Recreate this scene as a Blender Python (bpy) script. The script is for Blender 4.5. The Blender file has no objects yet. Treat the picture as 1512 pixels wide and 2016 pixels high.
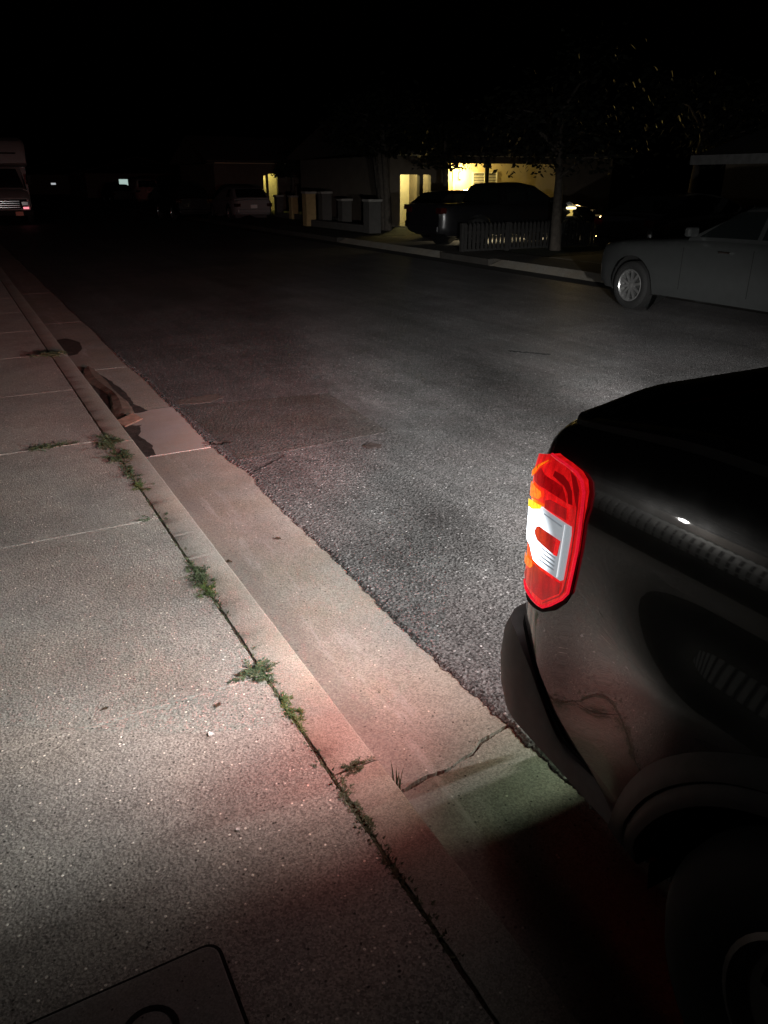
import bpy, bmesh, math, random
from mathutils import Vector, Matrix
R = math.radians
rnd = random.Random(7)
scene = bpy.context.scene
col = scene.collection

# ------------------------------------------------------------------ helpers
def tag(o, label=None, cat=None, group=None, kind=None):
    if label: o['label'] = label
    if cat: o['category'] = cat
    if group: o['group'] = group
    if kind: o['kind'] = kind
    return o

def empty(name, loc=(0, 0, 0), rz=0, label=None, cat=None, group=None):
    o = bpy.data.objects.new(name, None)
    o.empty_display_size = 0.2
    col.objects.link(o)
    o.location = loc
    o.rotation_euler = (0, 0, rz)
    return tag(o, label, cat, group)

class MB:
    """collects shapes, then links them as one mesh object"""
    def __init__(s):
        s.bm = bmesh.new()
    def quad(s, pts):
        vs = [s.bm.verts.new(p) for p in pts]
        return s.bm.faces.new(vs)
    def box(s, x0, x1, y0, y1, z0, z1, rot=None):
        P = [(x0, y0, z0), (x1, y0, z0), (x1, y1, z0), (x0, y1, z0), (x0, y0, z1), (x1, y0, z1), (x1, y1, z1), (x0, y1, z1)]
        if rot: P = [rot @ Vector(p) for p in P]
        v = [s.bm.verts.new(p) for p in P]
        for f in ((3, 2, 1, 0), (4, 5, 6, 7), (0, 1, 5, 4), (1, 2, 6, 5), (2, 3, 7, 6), (3, 0, 4, 7)):
            s.bm.faces.new([v[i] for i in f])
        return s
    def prism(s, poly, z0, z1):
        """poly: list of (x,y) counter-clockwise"""
        a = [s.bm.verts.new((x, y, z0)) for x, y in poly]
        b = [s.bm.verts.new((x, y, z1)) for x, y in poly]
        s.bm.faces.new(b)
        s.bm.faces.new(a[::-1])
        n = len(poly)
        for i in range(n):
            s.bm.faces.new([a[i], a[(i + 1) % n], b[(i + 1) % n], b[i]])
        return s
    def rings(s, rings, close=True, cap0=False, cap1=False):
        V = [[s.bm.verts.new(p) for p in r] for r in rings]
        n = len(V[0])
        for i in range(len(V) - 1):
            for j in range(n if close else n - 1):
                k = (j + 1) % n
                try: s.bm.faces.new([V[i][j], V[i][k], V[i + 1][k], V[i + 1][j]])
                except ValueError: pass
        if cap0: s.bm.faces.new(V[0][::-1])
        if cap1: s.bm.faces.new(V[-1])
        return V
    def tube(s, pts, rad, n=8, cap=True):
        pts = [Vector(p) for p in pts]
        if not hasattr(rad, '__len__'): rad = [rad] * len(pts)
        rs = []
        for i, p in enumerate(pts):
            d = (pts[min(i + 1, len(pts) - 1)] - pts[max(i - 1, 0)]).normalized()
            a = d.orthogonal().normalized() if abs(d.z) < .9 else d.cross(Vector((0, 1, 0))).normalized()
            if i and rs:
                a = (pa - d * pa.dot(d)).normalized()
            pa = a
            b = d.cross(a)
            rs.append([p + (a * math.cos(t) + b * math.sin(t)) * rad[i] for t in [2 * math.pi * k / n for k in range(n)]])
        s.rings(rs, True, cap, cap)
        return s
    def lathe(s, prof, n=24, axis='z', c=(0, 0, 0)):
        """prof: (radius, height) list"""
        rs = []
        for r, h in prof:
            ring = []
            for k in range(n):
                t = 2 * math.pi * k / n
                a, b = r * math.cos(t), r * math.sin(t)
                p = {'z': (a, b, h), 'x': (h, a, b), 'y': (b, h, a)}[axis]
                ring.append((p[0] + c[0], p[1] + c[1], p[2] + c[2]))
            rs.append(ring)
        s.rings(rs)
        return s
    def build(s, name, mat, parent=None, smooth=False, angle=40, bevel=0):
        bm = s.bm
        bmesh.ops.remove_doubles(bm, verts=bm.verts, dist=1e-5)
        bmesh.ops.recalc_face_normals(bm, faces=bm.faces)
        if bevel:
            es = [e for e in bm.edges if len(e.link_faces) == 2 and e.calc_face_angle(0) > R(30)]
            bmesh.ops.bevel(bm, geom=es, offset=bevel, segments=2, affect='EDGES', clamp_overlap=True, profile=.5)
        me = bpy.data.meshes.new(name)
        bm.to_mesh(me)
        bm.free()
        if smooth:
            for p in me.polygons: p.use_smooth = True
            try: me.set_sharp_from_angle(angle=R(angle))
            except Exception: pass
        me.materials.append(mat)
        o = bpy.data.objects.new(name, me)
        col.objects.link(o)
        if parent: o.parent = parent
        return o

def share(o, parent, loc=None, rot=None):
    c = o.copy()
    col.objects.link(c)
    c.parent = parent
    if loc: c.location = loc
    if rot: c.rotation_euler = rot
    return c

# ------------------------------------------------------------------ materials
def newmat(name):
    m = bpy.data.materials.new(name)
    m.use_nodes = True
    nt = m.node_tree
    b = nt.nodes['Principled BSDF']
    return m, nt, b

def plain(name, c, rough=.5, metal=0, coat=0, spec=.5, noise=0, nscale=8, emit=None, es=0, bump=0, bscale=60):
    m, nt, b = newmat(name)
    b.inputs['Roughness'].default_value = rough
    b.inputs['Metallic'].default_value = metal
    b.inputs['Specular IOR Level'].default_value = spec
    b.inputs['Coat Weight'].default_value = coat
    b.inputs['Coat Roughness'].default_value = .03
    b.inputs['Base Color'].default_value = (*c, 1)
    tc = nt.nodes.new('ShaderNodeTexCoord')
    if noise:
        n = nt.nodes.new('ShaderNodeTexNoise'); n.inputs['Scale'].default_value = nscale; n.inputs['Detail'].default_value = 6
        nt.links.new(tc.outputs['Object'], n.inputs['Vector'])
        r = nt.nodes.new('ShaderNodeMapRange')
        r.inputs[1].default_value = .3; r.inputs[2].default_value = .7
        r.inputs[3].default_value = 1 - noise; r.inputs[4].default_value = 1 + noise
        nt.links.new(n.outputs['Fac'], r.inputs[0])
        mx = nt.nodes.new('ShaderNodeVectorMath'); mx.operation = 'SCALE'
        mx.inputs[0].default_value = c
        nt.links.new(r.outputs[0], mx.inputs['Scale'])
        nt.links.new(mx.outputs[0], b.inputs['Base Color'])
    if bump:
        n2 = nt.nodes.new('ShaderNodeTexNoise'); n2.inputs['Scale'].default_value = bscale; n2.inputs['Detail'].default_value = 4
        nt.links.new(tc.outputs['Object'], n2.inputs['Vector'])
        bp = nt.nodes.new('ShaderNodeBump'); bp.inputs['Strength'].default_value = bump; bp.inputs['Distance'].default_value = .01
        nt.links.new(n2.outputs['Fac'], bp.inputs['Height']); nt.links.new(bp.outputs[0], b.inputs['Normal'])
    if emit:
        b.inputs['Emission Color'].default_value = (*emit, 1)
        b.inputs['Emission Strength'].default_value = es
    return m

def granular(name, c, fine=220, contrast=.35, stain=.2, grain_t=.965, grain_gain=2.2, pit_t=.96, bump=.5, bdist=.004, rough=.85, bscale=150, tint=(1, .93, .85), scuff=None, lanes=0):
    """concrete or asphalt: stains, aggregate cells, pale grains, dark pits, bump"""
    m, nt, b = newmat(name)
    N, L = nt.nodes, nt.links
    b.inputs['Roughness'].default_value = rough
    b.inputs['Specular IOR Level'].default_value = .35
    tc = N.new('ShaderNodeTexCoord')
    V = tc.outputs['Object']
    def noise(sc, det=6, rg=.55):
        n = N.new('ShaderNodeTexNoise'); n.inputs['Scale'].default_value = sc; n.inputs['Detail'].default_value = det; n.inputs['Roughness'].default_value = rg
        L.new(V, n.inputs['Vector']); return n.outputs['Fac']
    def vor(sc):
        n = N.new('ShaderNodeTexVoronoi'); n.inputs['Scale'].default_value = sc
        L.new(V, n.inputs['Vector']); return n
    def rng(x, a, bb, lo, hi):
        r = N.new('ShaderNodeMapRange'); r.inputs[1].default_value = a; r.inputs[2].default_value = bb; r.inputs[3].default_value = lo; r.inputs[4].default_value = hi
        L.new(x, r.inputs[0]); return r.outputs[0]
    def mul(x, y):
        n = N.new('ShaderNodeMath'); n.operation = 'MULTIPLY'; L.new(x, n.inputs[0]); L.new(y, n.inputs[1]); return n.outputs[0]
    def add(x, y):
        n = N.new('ShaderNodeMath'); n.operation = 'ADD'; L.new(x, n.inputs[0]); L.new(y, n.inputs[1]); return n.outputs[0]
    st = rng(noise(1.1), .3, .7, 1 - stain, 1 + stain)
    st2 = rng(noise(6, 8, .65), .3, .7, 1 - stain * .6, 1 + stain * .6)
    v1 = vor(fine)
    sep = N.new('ShaderNodeSeparateColor'); L.new(v1.outputs['Color'], sep.inputs[0])
    cell = rng(sep.outputs[0], 0, 1, 1 - contrast, 1 + contrast)
    v2 = vor(fine * .42)
    sep2 = N.new('ShaderNodeSeparateColor'); L.new(v2.outputs['Color'], sep2.inputs[0])
    near2 = rng(v2.outputs['Distance'], .25, .38, 1, 0)
    g = mul(rng(sep2.outputs[0], grain_t, grain_t + .005, 0, 1), near2)
    gr = rng(g, 0, 1, 1, grain_gain)
    pt = mul(rng(sep2.outputs[1], pit_t, pit_t + .005, 0, 1), near2)
    pr = rng(pt, 0, 1, 1, .25)
    f = mul(mul(mul(st, st2), cell), mul(gr, pr))
    hue = N.new('ShaderNodeMix'); hue.data_type = 'RGBA'
    hue.inputs[6].default_value = (*c, 1)
    hue.inputs[7].default_value = (c[0] * tint[0], c[1] * tint[1], c[2] * tint[2], 1)
    L.new(rng(noise(2.3), .35, .65, 0, 1), hue.inputs[0])
    sc = N.new('ShaderNodeVectorMath'); sc.operation = 'SCALE'
    L.new(hue.outputs[2], sc.inputs[0]); L.new(f, sc.inputs['Scale'])
    out = sc.outputs[0]
    if lanes:   # wheel-polished lanes and long drips along the street
        mp = N.new('ShaderNodeMapping'); mp.inputs['Scale'].default_value = (2.2, .12, 1)
        L.new(V, mp.inputs['Vector'])
        n = N.new('ShaderNodeTexNoise'); n.inputs['Scale'].default_value = 1.6; n.inputs['Detail'].default_value = 7; n.inputs['Roughness'].default_value = .65
        L.new(mp.outputs[0], n.inputs['Vector'])
        s2 = N.new('ShaderNodeVectorMath'); s2.operation = 'SCALE'
        L.new(out, s2.inputs[0]); L.new(rng(n.outputs['Fac'], .3, .7, 1 - lanes, 1 + lanes), s2.inputs['Scale'])
        out = s2.outputs[0]
    if scuff:   # pale scuff streak along the gutter (mud and paint wear)
        mp = N.new('ShaderNodeMapping'); mp.inputs['Scale'].default_value = (14, 1.6, 1)
        L.new(V, mp.inputs['Vector'])
        n = N.new('ShaderNodeTexNoise'); n.inputs['Scale'].default_value = 1.2; n.inputs['Detail'].default_value = 8; n.inputs['Roughness'].default_value = .7
        L.new(mp.outputs[0], n.inputs['Vector'])
        sx = N.new('ShaderNodeSeparateXYZ'); L.new(V, sx.inputs[0])
        band = mul(rng(sx.outputs[0], scuff[0], scuff[0] + .04, 0, 1), rng(sx.outputs[0], scuff[1] - .05, scuff[1], 1, 0))
        ms = mul(rng(n.outputs['Fac'], .52, .68, 0, .55), band)
        mm = N.new('ShaderNodeMix'); mm.data_type = 'RGBA'
        L.new(ms, mm.inputs[0]); L.new(out, mm.inputs[6]); mm.inputs[7].default_value = (.5, .47, .46, 1)
        # silt: darker and smoother by the kerb face
        silt = mul(rng(sx.outputs[0], .98, 1.06, .42, 0), rng(noise(3), .3, .7, .5, 1.2))
        m2 = N.new('ShaderNodeMix'); m2.data_type = 'RGBA'
        L.new(silt, m2.inputs[0]); L.new(mm.outputs[2], m2.inputs[6]); m2.inputs[7].default_value = (.16, .135, .13, 1)
        out = m2.outputs[2]
    L.new(out, b.inputs['Base Color'])
    h = add(mul(noise(bscale, 4, .6), rng(noise(3), .3, .7, .7, 1.3)), rng(v2.outputs['Distance'], 0, .6, .5, 0))
    bp = N.new('ShaderNodeBump'); bp.inputs['Strength'].default_value = bump; bp.inputs['Distance'].default_value = bdist
    L.new(h, bp.inputs['Height']); L.new(bp.outputs[0], b.inputs['Normal'])
    return m

M = {}
M['concrete'] = granular('sidewalk_concrete', (.345, .33, .305), fine=215, contrast=.42, stain=.2, bump=.75, bdist=.0045, grain_gain=3.0, grain_t=.95, pit_t=.95, tint=(1, .96, .92), bscale=170)
M['kerb'] = granular('kerb_concrete', (.33, .307, .278), fine=260, contrast=.3, stain=.15, bump=.45, bdist=.003, grain_t=.985, pit_t=.985)
M['gutter'] = granular('gutter_concrete', (.30, .28, .258), fine=190, contrast=.3, stain=.16, bump=.4, bdist=.003, grain_t=.985, pit_t=.955, scuff=(1.0, 1.2))
M['asphalt'] = granular('asphalt', (.104, .102, .102), fine=125, contrast=.68, stain=.24, bump=.9, bdist=.009, grain_t=.90, grain_gain=3.2, pit_t=.90, rough=.5, bscale=80, tint=(1, .95, .95), lanes=.24)
M['oldasphalt'] = granular('patched_asphalt', (.078, .075, .074), fine=115, contrast=.62, stain=.25, bump=1, bdist=.01, grain_t=.95, grain_gain=2.5, rough=.65, bscale=110)
M['far_kerb'] = granular('far_kerb_concrete', (.032, .03, .027), fine=120, contrast=.2, stain=.35, bump=.3)  # far side's dimness put into a darker concrete tone
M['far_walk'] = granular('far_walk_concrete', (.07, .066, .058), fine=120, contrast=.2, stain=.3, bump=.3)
M['lid'] = granular('lid_concrete', (.27, .265, .255), fine=300, contrast=.2, stain=.2, bump=.25, bdist=.003, grain_t=.99)
M['soil'] = granular('soil', (.075, .056, .042), fine=200, contrast=.5, stain=.3, bump=1, bdist=.01)
M['lawn'] = granular('dry_lawn', (.05, .055, .03), fine=60, contrast=.5, stain=.3, bump=1, bdist=.03)
M['drive'] = granular('driveway_concrete', (.16, .15, .13), fine=120, contrast=.2, stain=.15, bump=.3)
M['leaf'] = plain('weed_leaf', (.065, .092, .045), .55, noise=.5, nscale=40)
M['leaf2'] = plain('fresh_weed_leaf', (.085, .125, .04), .5, noise=.3, nscale=40)
M['dry'] = plain('dry_leaf', (.075, .05, .03), .8, noise=.4, nscale=60)
M['tree_leaf'] = plain('tree_leaf', (.009, .011, .006), .6, noise=.4, nscale=5)
M['bark'] = plain('bark', (.06, .05, .04), .9, noise=.4, nscale=12, bump=.8, bscale=20)
M['card'] = plain('cardboard', (.13, .085, .065), .85, noise=.35, nscale=14, bump=.6, bscale=30)
M['damp'] = plain('dark_patch', (.06, .047, .043), .6, noise=.5, nscale=18, bump=.5, bscale=70)
M['dark_plastic'] = plain('black_plastic', (.014, .014, .014), .7, spec=.2, noise=.2, nscale=20)
M['bumper'] = plain('textured_bumper', (.11, .106, .106), .62, spec=.5, noise=.12, nscale=30, bump=.1, bscale=400)
M['rubber'] = plain('tyre_rubber', (.006, .006, .006), .85, noise=.3, nscale=30)
M['glass'] = plain('dark_glass', (.008, .01, .01), .04, spec=.6)
M['alloy'] = plain('alloy', (.5, .5, .5), .3, metal=.85, noise=.1)
M['steel'] = plain('dull_steel', (.17, .165, .155), .45, metal=.7, noise=.15)
M['chrome'] = plain('chrome', (.6, .6, .6), .12, metal=1)
M['silver'] = plain('silver_paint', (.085, .09, .09), .3, metal=.6, coat=.6, noise=.05)
M['silver2'] = plain('pewter_paint', (.3, .29, .3), .4, metal=.4, coat=.6)
M['black_paint'] = plain('black_paint', (.006, .006, .007), .3, coat=.7)
M['pale_paint'] = plain('pale_paint', (.5, .47, .42), .45, coat=.3)
M['rv'] = plain('motorhome_white', (.32, .28, .27), .5, coat=.2, noise=.1, nscale=3)
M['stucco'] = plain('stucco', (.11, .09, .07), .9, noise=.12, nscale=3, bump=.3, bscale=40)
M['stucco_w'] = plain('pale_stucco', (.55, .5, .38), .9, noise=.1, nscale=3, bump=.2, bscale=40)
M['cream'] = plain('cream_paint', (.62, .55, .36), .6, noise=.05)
M['trim'] = plain('white_trim', (.6, .6, .58), .6, noise=.08)
M['roof'] = plain('shingle', (.06, .055, .05), .95, noise=.3, nscale=20, bump=.6, bscale=25)
M['wood'] = plain('weathered_wood', (.014, .013, .012), .85, noise=.35, nscale=14)
M['white_wood'] = plain('white_wood', (.62, .62, .6), .7, noise=.12, nscale=10)
M['pillar'] = plain('tan_pillar', (.3, .22, .10), .9, noise=.15, nscale=6, bump=.4, bscale=50)
M['pillar_g'] = plain('grey_pillar', (.06, .057, .052), .9, noise=.15, nscale=6, bump=.4, bscale=50)
M['plate'] = plain('licence_plate', (.8, .78, .76), .5)
M['plate_o'] = plain('orange_plate', (.85, .3, .2), .5)
M['cap_stone'] = plain('cap_stone', (.22, .21, .19), .8, noise=.2)
M['fascia'] = plain('grey_fascia', (.2, .2, .2), .7, noise=.2)
M['tar'] = plain('gritty_tar', (.085, .07, .06), .8, noise=.4, nscale=30, bump=.6, bscale=90)
M['gum'] = plain('old_gum', (.13, .12, .11), .8, noise=.3, nscale=60)
M['iron'] = plain('dark_iron', (.03, .03, .03), .5)
M['clear'] = plain('headlight_glass', (.06, .06, .065), .06, spec=.9)
M['redglass'] = plain('red_reflector', (.03, .003, .003), .1, spec=.8)
M['black'] = plain('black_gap', (.005, .005, .005), .95)

def emis(name, c, s):
    return plain(name, (.1 * c[0], .1 * c[1], .1 * c[2]), .3, emit=c, es=s)

# main truck paint: dark grey gloss with road dust
def truck_paint():
    m, nt, b = newmat('truck_paint')
    N, L = nt.nodes, nt.links
    tc = N.new('ShaderNodeTexCoord')
    n = N.new('ShaderNodeTexNoise'); n.inputs['Scale'].default_value = 5; n.inputs['Detail'].default_value = 9; n.inputs['Roughness'].default_value = .7
    mp = N.new('ShaderNodeMapping'); mp.inputs['Scale'].default_value = (1, 1, .5)
    L.new(tc.outputs['Object'], mp.inputs['Vector']); L.new(mp.outputs[0], n.inputs['Vector'])
    r = N.new('ShaderNodeMapRange'); r.inputs[1].default_value = .45; r.inputs[2].default_value = .75; r.inputs[3].default_value = 0; r.inputs[4].default_value = .3
    L.new(n.outputs['Fac'], r.inputs[0])
    mx = N.new('ShaderNodeMix'); mx.data_type = 'RGBA'
    L.new(r.outputs[0], mx.inputs[0])
    mx.inputs[6].default_value = (.016, .016, .0165, 1); mx.inputs[7].default_value = (.045, .042, .039, 1)
    L.new(mx.outputs[2], b.inputs['Base Color'])
    rr = N.new('ShaderNodeMapRange'); rr.inputs[1].default_value = .4; rr.inputs[2].default_value = .8; rr.inputs[3].default_value = .16; rr.inputs[4].default_value = .34
    L.new(n.outputs['Fac'], rr.inputs[0])
    L.new(rr.outputs[0], b.inputs['Roughness'])
    b.inputs['Specular IOR Level'].default_value = .25
    b.inputs['Coat Weight'].default_value = .8
    b.inputs['Coat Roughness'].default_value = .022
    b.inputs['Coat IOR'].default_value = 1.6
    return m
M['truck'] = truck_paint()
M['flare'] = plain('dull_black_trim', (.012, .012, .012), .5, spec=.16, noise=.3, nscale=30)

# ------------------------------------------------------------------ the setting
def jit(a, amp, freq, seed):
    return amp * (math.sin(a * freq + seed) * .5 + math.sin(a * freq * 2.7 + seed * 1.7) * .3 + math.sin(a * freq * 6.1 + seed * 3.1) * .25 + rnd.uniform(-.35, .35))

def frange(a, b, d):
    n = max(1, int(round((b - a) / d)))
    return [a + (b - a) * i / n for i in range(n + 1)]

def slab(mb, x0, x1, y0, y1, z0, z1, jx=(0, 0), jy=(0, 0), step=.02, ch=.004):
    """concrete slab with slightly ragged edges and a worn arris"""
    fine = step if y1 < 12 and y1 > .3 else .5
    poly = []
    for x in frange(x0, x1, .03 if fine < .1 else .5)[:-1]: poly.append((x, y0 + jit(x, jy[0], 30, y0)))
    for y in frange(y0, y1, fine)[:-1]: poly.append((x1 + jit(y, jx[1], 25, x1 * 9), y))
    for x in frange(x0, x1, .03 if fine < .1 else .5)[::-1][:-1]: poly.append((x, y1 + jit(x, jy[1], 30, y1 * 2)))
    for y in frange(y0, y1, fine)[::-1][:-1]: poly.append((x0 + jit(y, jx[0], 25, x0 * 5), y))
    cx, cy = (x0 + x1) / 2, (y0 + y1) / 2
    def inset(p, d):
        x, y = p
        ax = d if x < x0 + .012 else (-d if x > x1 - .012 else 0)
        ay = d if y < y0 + .012 else (-d if y > y1 - .012 else 0)
        return (x + ax, y + ay)
    mb.rings([[(x, y, z0) for x, y in poly], [(x, y, z1 - ch) for x, y in poly],
              [(*inset(p, ch * .8), z1) for p in poly]], True, False, True)

# ground sheet
g = MB(); g.quad([(-400, -400, -.16), (400, -400, -.16), (400, 400, -.16), (-400, 400, -.16)])
tag(g.build('ground', M['lawn']), kind='structure')

# near sidewalk
sw = MB()
ys = [-6, -4.45, -2.95, -1.4, .62, 2.18, 3.735, 5.215, 6.75, 8.33, 9.85, 11.4, 12.9, 20, 32, 60, 120]
for a, b in zip(ys, ys[1:]):
    ga = .0012 if abs(a - 3.735) < .01 or abs(a - 2.18) < .01 or abs(a - 6.75) < .01 else .004
    gb = .0012 if abs(b - 3.735) < .01 or abs(b - 2.18) < .01 or abs(b - 6.75) < .01 else .004
    slab(sw, -1.0, .692, a + ga, b - gb, -.1, .15, jx=(0, .0022), jy=(.001, .001), ch=.0035)
tag(sw.build('sidewalk', M['concrete']), kind='structure')
# dirt in the joints
so = MB(); so.box(-1.0, .71, -6, 120, -.12, .1435)
tag(so.build('joint_soil', M['soil']), kind='structure')

# kerb
kb = MB()
ks = [-6, -1.4, 1.615, 5.13, 8.2, 11.4, 20, 40, 120]
for a, b in zip(ks, ks[1:]):
    sec = lambda y: [(.704 + jit(y, .0018, 25, 3), y, .149), (.706, y, .15), (.84, y, .150), (.848 + jit(y, .001, 14, 5), y, .146), (.852 + jit(y, .001, 14, 8), y, .136), (.872, y, -.05), (.704, y, -.05)]
    yy = frange(a + .003, b - .003, .02) if b < 12 and a > -2 else frange(a + .003, b - .003, 1)
    kb.rings([sec(y) for y in yy], True, True, True)
tag(kb.build('kerb', M['kerb'], smooth=True, angle=50), kind='structure')

# gutter
gt = MB()
gs = [-6, -1.2, 1.66, 5.16, 6.37, 8.1, 11.2, 14.5, 25, 40, 120]
for a, b in zip(gs, gs[1:]):
    if b == 1.66 or a == 1.66 or a == 5.16: continue
    slab(gt, .865, 1.47, a + .004, b - .004, -.1, 0.0, jy=(.002, .002), ch=.003)
# the two bays either side of the wandering crack
def crack(x, s):
    k = [(.865, 1.60), (.95, 1.602), (1.02, 1.618), (1.1, 1.612), (1.17, 1.632), (1.22, 1.640), (1.28, 1.675), (1.36, 1.69), (1.42, 1.70), (1.47, 1.71)]
    for (xa, ya), (xb, yb) in zip(k, k[1:]):
        if xa <= x <= xb + 1e-6:
            y = ya + (yb - ya) * (x - xa) / (xb - xa); break
    w = .004 + .004 * math.sin(x * 11) ** 2
    return y + s * w + jit(x, .0022, 60, s * 2 + 4)
xs = frange(.865, 1.47, .006)
pts = [(x, crack(x, -1)) for x in xs]
gt.prism([(.865, -1.196), (1.47, -1.196)] + pts[::-1], -.1, 0)
pts = [(x, crack(x, 1)) for x in xs]
gt.prism(pts + [(1.47, 5.156), (.865, 5.156)], -.1, .003)
tag(gt.build('gutter', M['gutter']), kind='structure')
gb_ = MB(); slab(gb_, .865, 1.46, 5.168, 6.362, -.1, .004, jy=(.002, .002), ch=.003)
tag(gb_.build('gutter_slab', granular('smooth_gutter_concrete', (.37, .33, .32), fine=330, contrast=.12, stain=.12, bump=.15, grain_t=.995, pit_t=.995)), kind='structure')
gg = MB(); gg.box(.86, 1.5, -6, 120, -.12, -.012)
tag(gg.build('gutter_soil', M['soil']), kind='structure')

# road
rd = MB()
ey = frange(-6, .4, .4)[:-1] + frange(.4, 9, .008)[:-1] + frange(9, 30, .1)[:-1] + frange(30, 140, 4)
def edge(y):
    b = 1.405 + .009 * math.sin(y * 1.9 + .6) + .006 * math.sin(y * 4.3 + 1)
    if 4.25 < y < 4.75: b += .03 * math.sin((y - 4.25) / .5 * math.pi)
    return b + jit(y, .009, 37, 2)
E_ = [(edge(y), y) for y in ey]
rs = []
for x, y in E_:
    rs.append([(x - .004, y, .001), (x, y, .007), (x + .012 + rnd.uniform(0, .006), y, .014 + rnd.uniform(-.002, .002)), (x + .035, y, .015), (x + .07, y, .015), (1.7, y, .015)])
rd.rings(rs, close=False)
rd.quad([(1.7, -6, .015), (9.98, -6, .015), (9.98, 140, .015), (1.7, 140, .015)])
tag(rd.build('road', M['asphalt']), kind='structure')

# darker trench repair across the road
pm = MB()
poly = [(1.46, 4.78), (2.66, 4.86), (2.72, 6.1), (1.45, 6.3)]
pp = []
for (xa, ya), (xb, yb) in zip(poly, poly[1:] + poly[:1]):
    for k in range(40):
        t = k / 40
        pp.append((xa + (xb - xa) * t + rnd.uniform(-.008, .008), ya + (yb - ya) * t + rnd.uniform(-.008, .008)))
pm.prism(pp, .0152, .0165)
tag(pm.build('road_patch', M['oldasphalt']), kind='structure')

# cracks and small hollows in the asphalt: thin tar strips
def strip(mb, pts, w, z):
    rs = []
    for i, (x, y) in enumerate(pts):
        a = Vector(pts[max(i - 1, 0)]); b = Vector(pts[min(i + 1, len(pts) - 1)])
        d = (b - a).normalized(); n = Vector((-d.y, d.x)); ww = w * (.4 + .8 * rnd.random())
        rs.append([(x + n.x * ww, y + n.y * ww, z), (x - n.x * ww, y - n.y * ww, z)])
    mb.rings(rs, close=False)
ck = MB()
def wander(a, b, n, amp):
    return [(a[0] + (b[0] - a[0]) * i / n + rnd.uniform(-amp, amp), a[1] + (b[1] - a[1]) * i / n + rnd.uniform(-amp, amp)) for i in range(n + 1)]
strip(ck, wander((1.47, 4.5), (1.78, 4.72), 16, .012), .007, .019)
strip(ck, wander((1.62, 4.6), (1.95, 4.5), 14, .012), .005, .019)
strip(ck, wander((5.25, 6.82), (5.52, 6.45), 14, .02), .035, .0195)
tag(ck.build('road_cracks', M['black']), kind='structure')

# far side: gutter, kerb, sidewalk, driveways, yards
fg = MB()
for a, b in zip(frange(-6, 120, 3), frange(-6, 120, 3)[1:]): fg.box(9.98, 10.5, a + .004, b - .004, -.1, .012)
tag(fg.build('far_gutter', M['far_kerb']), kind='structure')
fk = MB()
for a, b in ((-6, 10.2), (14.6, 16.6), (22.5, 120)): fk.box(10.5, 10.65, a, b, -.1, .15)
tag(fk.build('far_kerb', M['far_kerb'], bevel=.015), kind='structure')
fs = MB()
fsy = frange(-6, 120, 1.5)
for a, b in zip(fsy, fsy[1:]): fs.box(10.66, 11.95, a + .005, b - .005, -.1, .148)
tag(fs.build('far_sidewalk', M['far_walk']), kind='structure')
dr = MB()
for a, b in ((10.2, 14.6), (16.6, 22.5)):
    dr.rings([[(10.5, a + .02, .014), (10.5, b - .02, .014)], [(10.66, a + .3, .15), (10.66, b - .3, .15)]], close=False)
    dr.box(11.955, 17.5, a + .3, b - .3, -.1, .152)
tag(dr.build('driveway', M['drive']), kind='structure')
yd = MB(); yd.box(11.955, 60, -20, 140, -.1, .12); yd.box(-40, -1.01, -20, 140, -.1, .13)
tag(yd.build('front_yards', M['lawn']), kind='structure')

# ------------------------------------------------------------------ small things on the ground
def meter_lid():
    root = empty('meter_box', (-.07, 1.02, .15), 0, 'rectangular concrete meter box lid with a round hole, set in the sidewalk', 'meter box')
    f = MB()
    w, h = .31, .235
    def rr(w, h, r):
        out = []
        for sx, sy, a0 in ((1, 1, 0), (-1, 1, 90), (-1, -1, 180), (1, -1, 270)):
            for k in range(6):
                a = R(a0 + 90 * k / 5)
                out.append((sx * (w - r) + r * math.cos(a), sy * (h - r) + r * math.sin(a)))
        return out
    o = rr(w + .006, h + .006, .036); i = rr(w - .006, h - .006, .03)
    f.rings([[(x, y, .0015) for x, y in o], [(x, y, .002) for x, y in i]])
    f.build('frame_gap', M['black'], root)
    l = MB()
    o = rr(w - .003, h - .003, .03)
    l.rings([[(x, y, .001) for x, y in o], [(x, y, .006) for x, y in o], [(x * .99, y * .985, .008) for x, y in o]], True, False, True)
    l.build('lid', M['lid'], root)
    c = MB()
    c.lathe([(.046, .0085), (.046, .0105), (.058, .0105), (.06, .0085)], 28, 'z', (.13, .095, 0))
    c.build('hole_rim', M['dark_plastic'], root)
    p = MB()
    p.lathe([(.0005, .009), (.046, .009)], 28, 'z', (.13, .095, 0))
    p.build('hole_plug', M['lid'], root)
meter_lid()

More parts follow.
